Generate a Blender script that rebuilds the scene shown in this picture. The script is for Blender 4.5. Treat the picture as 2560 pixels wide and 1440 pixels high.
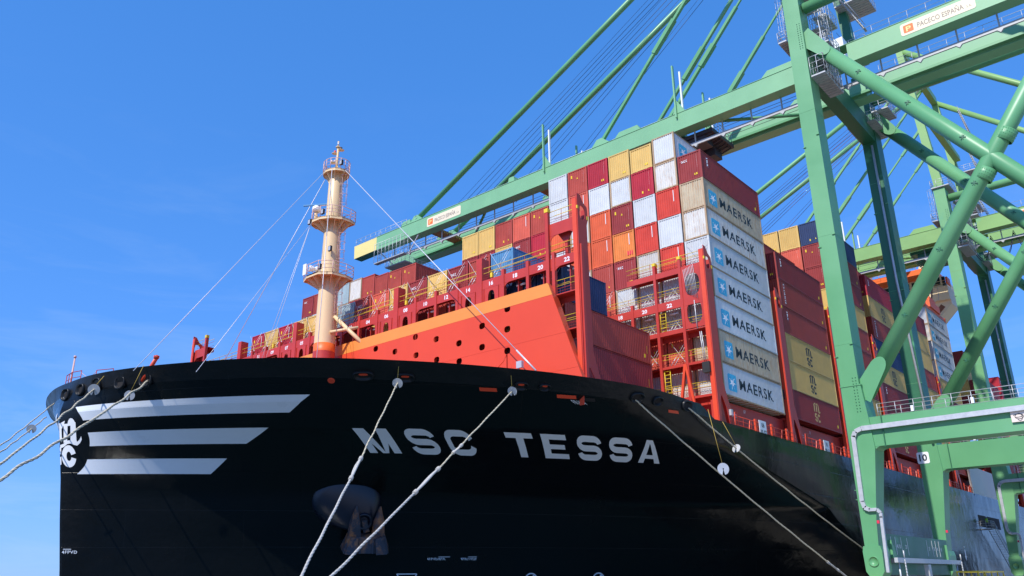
import bpy, bmesh, math, random
from mathutils import Vector, Matrix, Quaternion
random.seed(11)
for o in list(bpy.data.objects): bpy.data.objects.remove(o)
SC = bpy.context.scene
COL = SC.collection
# ------------------------------------------------------------------ camera
cam = bpy.data.cameras.new('camera'); camo = bpy.data.objects.new('camera', cam); COL.objects.link(camo)
SC.camera = camo
cam.sensor_width = 36; cam.lens = 28.606; cam.clip_start = .3; cam.clip_end = 30000
_yaw, _pitch, _roll = 0.8622235, 0.348174, -0.0119852
fw = Vector((math.sin(_yaw)*math.cos(_pitch), math.cos(_yaw)*math.cos(_pitch), math.sin(_pitch)))
r0 = Vector((math.cos(_yaw), -math.sin(_yaw), 0)); u0 = r0.cross(fw)
rr = r0*math.cos(_roll)+u0*math.sin(_roll); uu = u0*math.cos(_roll)-r0*math.sin(_roll)
M = Matrix((rr, uu, -fw)).transposed().to_4x4(); M.translation = Vector((-62.3247, -30.0789, 1.7))
camo.matrix_world = M
# ------------------------------------------------------------------ world, sun, exposure
SUN_EL = math.radians(45.5); SUN_AZ = math.radians(3.5)     # sun from -X, a little towards -Y
sdir = Vector((-math.cos(SUN_AZ)*math.cos(SUN_EL), -math.sin(SUN_AZ)*math.cos(SUN_EL), math.sin(SUN_EL)))
w = bpy.data.worlds.new('World'); SC.world = w; w.use_nodes = True
nt = w.node_tree; N = nt.nodes; LK = nt.links
for n in list(N): N.remove(n)
wo = N.new('ShaderNodeOutputWorld'); bg = N.new('ShaderNodeBackground'); bg.inputs['Strength'].default_value = .15
sky = N.new('ShaderNodeTexSky'); sky.sky_type = 'NISHITA'; sky.sun_disc = False
sky.sun_elevation = SUN_EL; sky.sun_rotation = math.atan2(sdir.x, sdir.y)
sky.air_density = 1.0; sky.dust_density = .35; sky.ozone_density = 2.2; sky.altitude = 0
hs = N.new('ShaderNodeHueSaturation'); hs.inputs['Saturation'].default_value = 1.1; hs.inputs['Value'].default_value = 1.0
hs.inputs['Hue'].default_value = .512
gn = N.new('ShaderNodeVectorMath'); gn.operation = 'MULTIPLY'; gn.inputs[1].default_value = (.50, .92, 1.12)
LK.new(sky.outputs[0], gn.inputs[0]); LK.new(gn.outputs[0], hs.inputs['Color'])
# thin cirrus, low towards the open sea
tc = N.new('ShaderNodeTexCoord'); mp = N.new('ShaderNodeMapping'); mp.inputs['Scale'].default_value = (1.3, 1.3, 7)
mp.inputs['Rotation'].default_value = (.12, .2, 0)
LK.new(tc.outputs['Generated'], mp.inputs['Vector'])
ns = N.new('ShaderNodeTexNoise'); ns.inputs['Scale'].default_value = 2.6; ns.inputs['Detail'].default_value = 9; ns.inputs['Roughness'].default_value = .62
ns.inputs['Distortion'].default_value = .5
LK.new(mp.outputs[0], ns.inputs['Vector'])
rp = N.new('ShaderNodeMapRange'); rp.inputs['From Min'].default_value = .5; rp.inputs['From Max'].default_value = .78
LK.new(ns.outputs['Fac'], rp.inputs['Value'])
sx = N.new('ShaderNodeSeparateXYZ'); LK.new(tc.outputs['Generated'], sx.inputs[0])
el = N.new('ShaderNodeMapRange'); el.inputs['From Min'].default_value = .55; el.inputs['From Max'].default_value = .02
el.inputs['To Min'].default_value = .0; el.inputs['To Max'].default_value = .3
LK.new(sx.outputs['Z'], el.inputs['Value'])
mm = N.new('ShaderNodeMath'); mm.operation = 'MULTIPLY'; LK.new(rp.outputs[0], mm.inputs[0]); LK.new(el.outputs[0], mm.inputs[1])
spz = N.new('ShaderNodeSeparateXYZ'); cbz = N.new('ShaderNodeCombineXYZ'); LK.new(hs.outputs[0], spz.inputs[0])
for i_, (a_, g_) in enumerate(((.93, .56), (1.36, .45), (2.26, .5))):       # film-like compression of the sky's range
    pw = N.new('ShaderNodeMath'); pw.operation = 'POWER'; pw.inputs[1].default_value = g_; ml_ = N.new('ShaderNodeMath'); ml_.operation = 'MULTIPLY'; ml_.inputs[1].default_value = a_
    LK.new(spz.outputs[i_], pw.inputs[0]); LK.new(pw.outputs[0], ml_.inputs[0]); LK.new(ml_.outputs[0], cbz.inputs[i_])
mx = N.new('ShaderNodeMixRGB'); mx.inputs['Color2'].default_value = (3.4, 4.2, 5.2, 1)
LK.new(mm.outputs[0], mx.inputs['Fac']); LK.new(cbz.outputs[0], mx.inputs['Color1'])
LK.new(mx.outputs[0], bg.inputs['Color']); LK.new(bg.outputs[0], wo.inputs[0])
sl = bpy.data.lights.new('sun', 'SUN'); so = bpy.data.objects.new('sun', sl); COL.objects.link(so)
sl.energy = 3.7; sl.angle = math.radians(.53); sl.color = (1, .955, .89)
so.rotation_mode = 'QUATERNION'; so.rotation_quaternion = sdir.to_track_quat('Z', 'Y'); so.location = (-60, -20, 90)
SC.view_settings.view_transform = 'Standard'; SC.view_settings.look = 'None'
SC.view_settings.exposure = 0.42; SC.view_settings.gamma = 1

# ------------------------------------------------------------------ helpers
class MB:
    def __init__(s): s.v = []; s.f = []; s.sm = []; s.mi = []
    def add(s, vs, fs, smooth=False, m=0):
        b = len(s.v); s.v += [tuple(p) for p in vs]
        for f in fs: s.f.append(tuple(i+b for i in f)); s.sm.append(smooth); s.mi.append(m)
        return s
    def box(s, x0, x1, y0, y1, z0, z1, m=0):
        v = [(x, y, z) for z in (z0, z1) for y in (y0, y1) for x in (x0, x1)]
        return s.add(v, [(0, 2, 3, 1), (4, 5, 7, 6), (0, 1, 5, 4), (2, 6, 7, 3), (0, 4, 6, 2), (1, 3, 7, 5)], m=m)
    def beam(s, p, q, w_, h_, up=(0, 0, 1), m=0, w2=None, h2=None):
        p = Vector(p); q = Vector(q); d = (q-p).normalized(); up = Vector(up)
        if abs(d.dot(up)) > .98: up = Vector((1, 0, 0))
        a = d.cross(up).normalized(); b = a.cross(d).normalized()
        w2 = w2 or w_; h2 = h2 or h_
        v = []
        for c, ww, hh in ((p, w_, h_), (q, w2, h2)):
            for i, j in ((-1, -1), (1, -1), (1, 1), (-1, 1)): v.append(c+a*ww/2*i+b*hh/2*j)
        return s.add(v, [(0, 3, 2, 1), (4, 5, 6, 7), (0, 1, 5, 4), (1, 2, 6, 5), (2, 3, 7, 6), (3, 0, 4, 7)], m=m)
    def tube(s, p, q, r, n=8, r2=None, cap=True, m=0):
        return s.path([p, q], r, n, r2=r2, cap=cap, m=m)
    def path(s, pts, r, n=6, r2=None, cap=True, m=0, closed=False):
        pts = [Vector(p) for p in pts]; k = len(pts); vs = []; prev = None
        for i, p in enumerate(pts):
            a = pts[(i-1) % k] if (closed or i > 0) else p; b = pts[(i+1) % k] if (closed or i < k-1) else p
            d = (b-a).normalized()
            if prev is None:
                t = Vector((0, 0, 1)) if abs(d.z) < .9 else Vector((1, 0, 0)); e = d.cross(t).normalized()
            else:
                e = (prev-d*prev.dot(d)).normalized()
            prev = e; g = d.cross(e)
            rad = r if r2 is None else r+(r2-r)*i/max(1, k-1)
            for j in range(n):
                an = 2*math.pi*j/n; vs.append(p+(e*math.cos(an)+g*math.sin(an))*rad)
        fs = []
        for i in range(k if closed else k-1):
            for j in range(n):
                a = i*n+j; b = i*n+(j+1) % n; c = ((i+1) % k)*n+(j+1) % n; d_ = ((i+1) % k)*n+j
                fs.append((a, b, c, d_))
        s.add(vs, fs, smooth=True, m=m)
        if cap and not closed:
            b = len(s.v)-k*n
            s.f.append(tuple(b+j for j in range(n))[::-1]); s.sm.append(False); s.mi.append(m)
            s.f.append(tuple(b+(k-1)*n+j for j in range(n))); s.sm.append(False); s.mi.append(m)
        return s
    def lathe(s, c, prof, n=24, m=0, axis=None, smooth=True):
        c = Vector(c); ax = Vector(axis or (0, 0, 1)).normalized()
        t = Vector((1, 0, 0)) if abs(ax.x) < .9 else Vector((0, 1, 0))
        e = ax.cross(t).normalized(); g = ax.cross(e); vs = []
        for (r, z) in prof:
            for j in range(n):
                an = 2*math.pi*j/n; vs.append(c+ax*z+(e*math.cos(an)+g*math.sin(an))*r)
        fs = []
        for i in range(len(prof)-1):
            for j in range(n): fs.append((i*n+j, i*n+(j+1) % n, (i+1)*n+(j+1) % n, (i+1)*n+j))
        return s.add(vs, fs, smooth=smooth, m=m)
    def prism(s, pts, off, m=0):          # pts: 3D loop, off: thickness vector
        k = len(pts); off = Vector(off); pts = [Vector(p) for p in pts]
        v = pts+[p+off for p in pts]
        fs = [tuple(range(k))[::-1], tuple(range(k, 2*k))]+[(i, (i+1) % k, k+(i+1) % k, k+i) for i in range(k)]
        return s.add(v, fs, m=m)
    def holed(s, outer, inner, off, m=0):  # same-length loops: frame with thickness
        k = len(outer); off = Vector(off); o = [Vector(p) for p in outer]; i_ = [Vector(p) for p in inner]
        v = o+i_+[p+off for p in o]+[p+off for p in i_]
        fs = []
        for a in range(k):
            b = (a+1) % k
            fs += [(a, b, k+b, k+a), (2*k+a, 3*k+a, 3*k+b, 2*k+b), (a, 2*k+a, 2*k+b, b), (k+a, k+b, 3*k+b, 3*k+a)]
        return s.add(v, fs, m=m)
    def mesh(s, name, origin=(0, 0, 0)):
        me = bpy.data.meshes.new(name); o = Vector(origin)
        me.from_pydata([tuple(Vector(p)-o) for p in s.v], [], s.f)
        me.polygons.foreach_set('use_smooth', s.sm); me.polygons.foreach_set('material_index', s.mi)
        me.update(); return me
    def build(s, name, mat, parent=None, label=None, cat=None, group=None, kind=None, loc=None):
        if parent is not None:
            me = s.mesh(name, WPOS[parent.name]); ob = bpy.data.objects.new(name, me); COL.objects.link(ob)
            ob.parent = parent; WPOS[ob.name] = WPOS[parent.name]
        else:
            loc = loc or (0, 0, 0)
            me = s.mesh(name, loc); ob = bpy.data.objects.new(name, me); COL.objects.link(ob); ob.location = loc
            WPOS[ob.name] = tuple(loc)
        for mt in (mat if isinstance(mat, (list, tuple)) else [mat]): me.materials.append(mt)
        tag(ob, label, cat, group, kind); return ob
WPOS = {}
def tag(o, label=None, cat=None, group=None, kind=None):
    if label: o['label'] = label
    if cat: o['category'] = cat
    if group: o['group'] = group
    if kind: o['kind'] = kind
    return o
def empty(name, loc, label=None, cat=None, group=None, parent=None):
    o = bpy.data.objects.new(name, None); COL.objects.link(o); o.empty_display_size = .5
    if parent is not None:
        pl = Vector(WPOS[parent.name]); o.parent = parent; o.location = Vector(loc)-pl
    else: o.location = loc
    WPOS[o.name] = tuple(loc); return tag(o, label, cat, group)
def ngon(c, r, n, a0=0, ax='x', sy=1, sz=1):
    return [Vector((c[0], c[1]+r*sy*math.cos(a0+2*math.pi*i/n), c[2]+r*sz*math.sin(a0+2*math.pi*i/n))) for i in range(n)]

# ------------------------------------------------------------------ materials
def base_mat(name, rough=.5, metal=0, spec=.5):
    m = bpy.data.materials.new(name); m.use_nodes = True; n = m.node_tree.nodes; b = n['Principled BSDF']
    b.inputs['Roughness'].default_value = rough; b.inputs['Metallic'].default_value = metal
    b.inputs['Specular IOR Level'].default_value = spec
    return m, m.node_tree, n, m.node_tree.links, b
def paint(name, col, rough=.45, var=.14, scale=.6, metal=0, spec=.45, dirt=None, dirt_amt=0, streak=(1, 1, 1), bump=0, bscale=40, alt=None, rand=False, rnd_val=0.0):
    m, t, n, l, b = base_mat(name, rough, metal, spec)
    tcx = n.new('ShaderNodeTexCoord'); vec = tcx.outputs['Object']
    if rand:
        oi = n.new('ShaderNodeObjectInfo'); mu = n.new('ShaderNodeVectorMath'); mu.operation = 'MULTIPLY_ADD'
        mu.inputs[1].default_value = (1, 1, 1)
        cx = n.new('ShaderNodeCombineXYZ'); k = n.new('ShaderNodeMath'); k.operation = 'MULTIPLY'; k.inputs[1].default_value = 91
        l.new(oi.outputs['Random'], k.inputs[0]); l.new(k.outputs[0], cx.inputs[0]); l.new(k.outputs[0], cx.inputs[1]); l.new(k.outputs[0], cx.inputs[2])
        l.new(vec, mu.inputs[0]); l.new(cx.outputs[0], mu.inputs[2]); vec = mu.outputs[0]
    no = n.new('ShaderNodeTexNoise'); no.inputs['Scale'].default_value = scale; no.inputs['Detail'].default_value = 7; no.inputs['Roughness'].default_value = .6
    l.new(vec, no.inputs['Vector'])
    mr = n.new('ShaderNodeMapRange'); mr.inputs['From Min'].default_value = .28; mr.inputs['From Max'].default_value = .72
    mr.inputs['To Min'].default_value = 1-var; mr.inputs['To Max'].default_value = 1+var*.6
    l.new(no.outputs['Fac'], mr.inputs['Value'])
    val = mr.outputs[0]
    if rnd_val:
        oi2 = n.new('ShaderNodeObjectInfo'); r2 = n.new('ShaderNodeMapRange'); r2.inputs['To Min'].default_value = 1-rnd_val; r2.inputs['To Max'].default_value = 1+rnd_val*.6
        l.new(oi2.outputs['Random'], r2.inputs['Value']); k2 = n.new('ShaderNodeMath'); k2.operation = 'MULTIPLY'
        l.new(val, k2.inputs[0]); l.new(r2.outputs[0], k2.inputs[1]); val = k2.outputs[0]
    c0 = n.new('ShaderNodeVectorMath'); c0.operation = 'SCALE'; c0.inputs[0].default_value = col[:3]
    l.new(val, c0.inputs['Scale']); out = c0.outputs[0]
    if alt:                                   # second paint tone in patches (touch-up or fading)
        n3 = n.new('ShaderNodeTexNoise'); n3.inputs['Scale'].default_value = alt[1]; n3.inputs['Detail'].default_value = 3
        l.new(vec, n3.inputs['Vector']); m3 = n.new('ShaderNodeMapRange'); m3.inputs['From Min'].default_value = alt[2]; m3.inputs['From Max'].default_value = alt[2]+.12
        m3.inputs['To Max'].default_value = alt[3]
        l.new(n3.outputs['Fac'], m3.inputs['Value']); x3 = n.new('ShaderNodeMixRGB'); x3.inputs['Color2'].default_value = (*alt[0], 1)
        l.new(m3.outputs[0], x3.inputs['Fac']); l.new(out, x3.inputs['Color1']); out = x3.outputs[0]
    if dirt:
        mp_ = n.new('ShaderNodeMapping'); mp_.inputs['Scale'].default_value = streak; l.new(vec, mp_.inputs['Vector'])
        n2 = n.new('ShaderNodeTexNoise'); n2.inputs['Scale'].default_value = 1.4; n2.inputs['Detail'].default_value = 8; n2.inputs['Roughness'].default_value = .72
        l.new(mp_.outputs[0], n2.inputs['Vector'])
        m2 = n.new('ShaderNodeMapRange'); m2.inputs['From Min'].default_value = .66-.2*dirt_amt; m2.inputs['From Max'].default_value = .8-.12*dirt_amt
        l.new(n2.outputs['Fac'], m2.inputs['Value'])
        m4 = n.new('ShaderNodeMath'); m4.operation = 'MULTIPLY'; m4.inputs[1].default_value = .85
        l.new(m2.outputs[0], m4.inputs[0])
        x = n.new('ShaderNodeMixRGB'); x.inputs['Color2'].default_value = (*dirt, 1)
        l.new(m4.outputs[0], x.inputs['Fac']); l.new(out, x.inputs['Color1']); out = x.outputs[0]
    l.new(out, b.inputs['Base Color'])
    rm = n.new('ShaderNodeMapRange'); rm.inputs['To Min'].default_value = max(.02, rough-.1); rm.inputs['To Max'].default_value = min(1, rough+.12)
    l.new(no.outputs['Fac'], rm.inputs['Value']); l.new(rm.outputs[0], b.inputs['Roughness'])
    if bump:
        nb = n.new('ShaderNodeTexNoise'); nb.inputs['Scale'].default_value = bscale; nb.inputs['Detail'].default_value = 4
        l.new(vec, nb.inputs['Vector']); bu = n.new('ShaderNodeBump'); bu.inputs['Strength'].default_value = bump; bu.inputs['Distance'].default_value = .02
        l.new(nb.outputs['Fac'], bu.inputs['Height']); l.new(bu.outputs[0], b.inputs['Normal'])
    return m
RUST = (.26, .09, .03)
def cpaint(name, col, dirt=RUST, amt=.25, var=.16, alt=None, rv=.12):
    return paint(name, col, rough=.5, var=var, scale=.9, spec=.35, dirt=dirt, dirt_amt=amt, streak=(4, 4, .55), rand=True, alt=alt, rnd_val=rv)
CM = {
 'maroon': cpaint('maroon_container_paint', (.30, .038, .036), amt=.05),
 'brown': cpaint('red_brown_container_paint', (.40, .062, .042), amt=.1),
 'crimson': cpaint('crimson_container_paint', (.43, .022, .04), amt=.0),
 'red': cpaint('bright_red_container_paint', (.62, .058, .035), amt=.05),
 'orange': cpaint('orange_container_paint', (.66, .115, .04), amt=.12),
 'amber': cpaint('amber_container_paint', (.72, .22, .05), amt=.15, alt=((.72, .10, .06), .8, .62, .5)),
 'salmon': cpaint('faded_red_container_paint', (.62, .115, .07), amt=.1),
 'yellow': cpaint('ochre_yellow_container_paint', (.68, .45, .14), amt=.02, var=.1),
 'white': cpaint('grey_white_container_paint', (.59, .61, .61), dirt=(.42, .24, .12), amt=.38, var=.1),
 'rusty': cpaint('rust_streaked_white_container_paint', (.62, .60, .55), dirt=(.40, .19, .07), amt=.72, var=.12),
 'cream': cpaint('stained_cream_container_paint', (.60, .50, .34), dirt=(.42, .2, .08), amt=.85, var=.14),
 'navy': cpaint('navy_container_paint', (.02, .042, .12), amt=.05),
 'blue': cpaint('mid_blue_container_paint', (.10, .27, .47), amt=.08),
 'greyblue': cpaint('weathered_grey_blue_container_paint', (.36, .46, .48), amt=.4),
}
CF = {'rustframe': cpaint('rusty_frame_paint', (.46, .33, .2), dirt=(.34, .15, .06), amt=.9)}
GA = (.115, .34, .150)
M_ = {}
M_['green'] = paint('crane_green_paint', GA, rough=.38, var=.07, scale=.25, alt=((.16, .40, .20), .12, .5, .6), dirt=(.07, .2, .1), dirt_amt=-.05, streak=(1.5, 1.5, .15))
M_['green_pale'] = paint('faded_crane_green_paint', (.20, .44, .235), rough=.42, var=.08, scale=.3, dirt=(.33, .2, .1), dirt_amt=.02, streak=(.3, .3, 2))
M_['green_shaded'] = paint('shaded_crane_green_paint', (.03, .15, .075), rough=.4, var=.1, scale=.4, alt=((.09, .34, .17), .5, .62, .8))  # darker copy of the crane green, shade painted into its colour
M_['green_lime'] = paint('yellowed_crane_green_paint', (.22, .41, .13), rough=.45, var=.1, scale=.25, alt=((.13, .42, .22), .35, .66, .8))
M_['green_lime2'] = paint('aged_crane_green_paint', (.15, .38, .16), rough=.45, var=.1, scale=.3, alt=((.1, .36, .2), .4, .6, .8))
M_['galv'] = paint('galvanised_steel', (.55, .56, .57), rough=.42, metal=.35, var=.12, scale=2.5)
M_['galv_dk'] = paint('dull_galvanised_grating', (.42, .43, .44), rough=.6, metal=.3, var=.2, scale=3)
M_['yellow'] = paint('safety_yellow_paint', (.78, .56, .03), rough=.45, var=.1, scale=2)
M_['ytip'] = paint('pale_yellow_boom_tip_paint', (.80, .66, .24), rough=.45, var=.06, scale=.5)
M_['shipred'] = paint('deck_red_paint', (.50, .045, .032), rough=.42, var=.12, scale=.5, dirt=(.3, .04, .03), dirt_amt=.15, streak=(2, 2, .5))
M_['wallred'] = paint('breakwater_red_paint', (.68, .066, .022), rough=.42, var=.05, scale=.25)
M_['orange'] = paint('orange_band_paint', (.82, .27, .05), rough=.42, var=.06, scale=.4)
M_['lborange'] = paint('bright_red_orange_paint', (.72, .075, .03), rough=.4, var=.08, scale=.6)
M_['mast'] = paint('cream_mast_paint', (.78, .56, .30), rough=.4, var=.05, scale=.5, dirt=(.5, .3, .15), dirt_amt=-.05, streak=(3, 3, .3))
M_['pinkrail'] = paint('faded_rail_paint', (.66, .42, .36), rough=.5, var=.1, scale=2)
M_['redrail'] = paint('dark_red_rail_paint', (.36, .035, .03), rough=.45, var=.1, scale=2)
M_['white'] = paint('white_paint', (.80, .81, .82), rough=.42, var=.05, scale=1)
M_['rod'] = paint('zinc_rod', (.66, .67, .68), rough=.4, metal=.2, var=.1, scale=4)
M_['black'] = paint('black_rubber', (.02, .02, .022), rough=.6, var=.2, scale=3)
M_['darkink'] = paint('dark_lettering_paint', (.022, .035, .045), rough=.5, var=.15, scale=3)
M_['mblue'] = paint('sky_blue_emblem_paint', (.06, .42, .62), rough=.5, var=.12, scale=1.5, rand=True)
M_['gold'] = paint('gold_emblem_paint', (.62, .42, .16), rough=.5, var=.1, scale=2)
M_['sticker'] = paint('yellow_sticker', (.85, .62, .02), rough=.5, var=.1, scale=8)
M_['pinkst'] = paint('red_sticker', (.75, .03, .08), rough=.5, var=.1, scale=8)
M_['hullwhite'] = paint('hull_white_paint', (.78, .82, .86), rough=.3, var=.04, scale=.3, dirt=(.45, .40, .34), dirt_amt=-.1, streak=(1, 1, .3))
M_['emblemwhite'] = paint('emblem_white_paint', (.84, .85, .86), rough=.3, var=.03, scale=.5)
M_['rope'] = paint('mooring_rope_fibre', (.60, .53, .38), rough=.9, var=.18, scale=9, spec=.1, bump=.8, bscale=55, dirt=(.3, .27, .22), dirt_amt=.2, streak=(5, 5, 5))
M_['ropew'] = paint('white_rope_tail_fibre', (.52, .50, .46), rough=.9, var=.2, scale=9, spec=.1, bump=.9, bscale=45, dirt=(.25, .23, .21), dirt_amt=.3, streak=(8, 8, 8))
M_['cord'] = paint('yellow_cord', (.55, .38, .08), rough=.8, var=.1, scale=5)
M_['steelwire'] = paint('guy_wire_steel', (.62, .62, .66), rough=.45, metal=.3, var=.1, scale=5)
M_['cable'] = paint('dark_crane_cable', (.05, .045, .06), rough=.55, var=.1, scale=5)
M_['cablep'] = paint('rusty_crane_cable', (.20, .07, .12), rough=.6, var=.1, scale=5)
M_['anchor'] = paint('rusty_anchor_paint', (.035, .04, .055), rough=.6, var=.3, scale=1.5, dirt=(.62, .22, .045), dirt_amt=.95, streak=(.7, .7, .6), bump=.5, bscale=9)
M_['pocket'] = paint('anchor_pocket_blue_black_paint', (.009, .012, .024), rough=.3, var=.2, scale=.5)
M_['hole'] = paint('painted_shadow_black', (.01, .008, .008), rough=.8, var=.1, scale=1)  # painted shade for the inside of openings that are not cut
M_['glass'] = paint('bridge_window_glass', (.02, .03, .035), rough=.08, var=.1, scale=1, spec=.8)
M_['superstr'] = paint('cream_superstructure_paint', (.82, .66, .40), rough=.45, var=.06, scale=.3)
M_['superbeige'] = paint('beige_side_plate_paint', (.62, .56, .48), rough=.5, var=.05, scale=.3)
M_['bridgeorange'] = paint('bridge_orange_paint', (.85, .15, .02), rough=.45, var=.05, scale=.4)
M_['spreader'] = paint('orange_spreader_paint', (.80, .13, .03), rough=.5, var=.15, scale=1)
M_['rustline'] = paint('rusty_rail_head', (.22, .09, .045), rough=.7, var=.2, scale=2)
M_['hazard'] = None
def hazard():
    m, t, n, l, b = base_mat('black_yellow_hazard_paint', .5)
    tcx = n.new('ShaderNodeTexCoord'); wv = n.new('ShaderNodeTexWave'); wv.inputs['Scale'].default_value = 1.1; wv.bands_direction = 'DIAGONAL'
    l.new(tcx.outputs['Object'], wv.inputs['Vector']); cr = n.new('ShaderNodeValToRGB'); cr.color_ramp.interpolation = 'CONSTANT'
    cr.color_ramp.elements[0].color = (.015, .015, .015, 1); cr.color_ramp.elements[1].color = (.6, .35, .03, 1); cr.color_ramp.elements[1].position = .5
    l.new(wv.outputs['Fac'], cr.inputs[0]); l.new(cr.outputs[0], b.inputs['Base Color']); return m
M_['hazard'] = hazard()
def hull_mat(name, col, rough, wave=.11):
    m, t, n, l, b = base_mat(name, rough, 0, .25)
    tcx = n.new('ShaderNodeTexCoord')
    no = n.new('ShaderNodeTexNoise'); no.inputs['Scale'].default_value = .22; no.inputs['Detail'].default_value = 8; no.inputs['Roughness'].default_value = .65
    l.new(tcx.outputs['Object'], no.inputs['Vector'])
    # scuffs: thin pale scratches in clouds
    mpn = n.new('ShaderNodeMapping'); mpn.inputs['Scale'].default_value = (1, 1, .5); l.new(tcx.outputs['Object'], mpn.inputs['Vector'])
    sc = n.new('ShaderNodeTexNoise'); sc.inputs['Scale'].default_value = 3.2; sc.inputs['Detail'].default_value = 12; sc.inputs['Roughness'].default_value = .8; sc.inputs['Distortion'].default_value = 2.5
    l.new(mpn.outputs[0], sc.inputs['Vector'])
    s1 = n.new('ShaderNodeMapRange'); s1.inputs['From Min'].default_value = .62; s1.inputs['From Max'].default_value = .8; l.new(sc.outputs['Fac'], s1.inputs['Value'])
    s2 = n.new('ShaderNodeMapRange'); s2.inputs['From Min'].default_value = .56; s2.inputs['From Max'].default_value = .72; l.new(no.outputs['Fac'], s2.inputs['Value'])
    s3 = n.new('ShaderNodeMath'); s3.operation = 'MULTIPLY'; l.new(s1.outputs[0], s3.inputs[0]); l.new(s2.outputs[0], s3.inputs[1])
    s4 = n.new('ShaderNodeMath'); s4.operation = 'MULTIPLY'; s4.inputs[1].default_value = .35; l.new(s3.outputs[0], s4.inputs[0])
    x = n.new('ShaderNodeMixRGB'); x.inputs['Color1'].default_value = (*col, 1); x.inputs['Color2'].default_value = (.2, .2, .21, 1)
    l.new(s4.outputs[0], x.inputs['Fac']); l.new(x.outputs[0], b.inputs['Base Color'])
    rm = n.new('ShaderNodeMapRange'); rm.inputs['From Min'].default_value = .3; rm.inputs['From Max'].default_value = .7
    rm.inputs['To Min'].default_value = rough-.07; rm.inputs['To Max'].default_value = rough+.13
    l.new(no.outputs['Fac'], rm.inputs['Value']); l.new(rm.outputs[0], b.inputs['Roughness'])
    # plating unevenness + weld seams
    sp = n.new('ShaderNodeSeparateXYZ'); l.new(tcx.outputs['Object'], sp.inputs[0]); cb = n.new('ShaderNodeCombineXYZ')
    ad = n.new('ShaderNodeMath'); ad.operation = 'SUBTRACT'; l.new(sp.outputs['X'], ad.inputs[0]); l.new(sp.outputs['Y'], ad.inputs[1])
    l.new(ad.outputs[0], cb.inputs[0]); l.new(sp.outputs['Z'], cb.inputs[1])
    br = n.new('ShaderNodeTexBrick'); br.inputs['Scale'].default_value = 1; br.inputs['Brick Width'].default_value = 11; br.inputs['Row Height'].default_value = 2.45
    br.inputs['Mortar Size'].default_value = .018; br.inputs['Mortar Smooth'].default_value = .6
    br.inputs['Color1'].default_value = (1, 1, 1, 1); br.inputs['Color2'].default_value = (1, 1, 1, 1); br.inputs['Mortar'].default_value = (0, 0, 0, 1)
    l.new(cb.outputs[0], br.inputs['Vector'])
    wv = n.new('ShaderNodeTexNoise'); wv.inputs['Scale'].default_value = .55; wv.inputs['Detail'].default_value = 3.5; wv.inputs['Roughness'].default_value = .5
    l.new(tcx.outputs['Object'], wv.inputs['Vector'])
    b1 = n.new('ShaderNodeBump'); b1.inputs['Strength'].default_value = .55; b1.inputs['Distance'].default_value = wave; l.new(wv.outputs['Fac'], b1.inputs['Height'])
    b2 = n.new('ShaderNodeBump'); b2.inputs['Strength'].default_value = .5; b2.inputs['Distance'].default_value = .02; l.new(br.outputs['Color'], b2.inputs['Height'])
    l.new(b1.outputs[0], b2.inputs['Normal']); l.new(b2.outputs[0], b.inputs['Normal'])
    return m
M_['hull'] = hull_mat('black_hull_paint', (.005, .006, .0065), .17)
M_['bulwark'] = hull_mat('black_bulwark_paint', (.012, .013, .014), .33, .3)

# ------------------------------------------------------------------ setting: quay, water
def ground_mat(name, col, rough, scale, var, bump=.3):
    m = paint(name, col, rough=rough, var=var, scale=scale, bump=bump, bscale=3); return m
M_['quay'] = ground_mat('quay_concrete', (.36, .34, .30), .85, .15, .3)
b = MB(); b.add([(-6000, -6000, 0), (6000, -6000, 0), (6000, -2.6, 0), (-6000, -2.6, 0)], [(0, 1, 2, 3)])
b.add([(-6000, -2.6, 0), (6000, -2.6, 0), (6000, -2.6, -8), (-6000, -2.6, -8)], [(0, 3, 2, 1)])
b.build('quay', M_['quay'], kind='structure')
wm, t, n, l, pb = base_mat('harbour_water', .08, 0, .5); pb.inputs['Base Color'].default_value = (.012, .05, .065, 1)
wn = n.new('ShaderNodeTexNoise'); wn.inputs['Scale'].default_value = 60; wn.inputs['Detail'].default_value = 4
wc = n.new('ShaderNodeTexCoord'); wmn = n.new('ShaderNodeMapping'); wmn.inputs['Scale'].default_value = (.02, .02, .02)
l.new(wc.outputs['Object'], wmn.inputs['Vector']); l.new(wmn.outputs[0], wn.inputs['Vector'])
wb = n.new('ShaderNodeBump'); wb.inputs['Strength'].default_value = .5; wb.inputs['Distance'].default_value = .2
l.new(wn.outputs['Fac'], wb.inputs['Height']); l.new(wb.outputs[0], pb.inputs['Normal'])
b = MB(); b.add([(-6000, -2.6, -3.2), (6000, -2.6, -3.2), (6000, 9000, -3.2), (-6000, 9000, -3.2)], [(0, 1, 2, 3)])
b.build('water', wm, kind='structure')
for y in (-5.65, -36.0):
    b = MB(); b.box(-150, 300, y-.06, y+.06, .0, .03)
    b.build('crane_rail', M_['rustline'], kind='structure')

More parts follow.
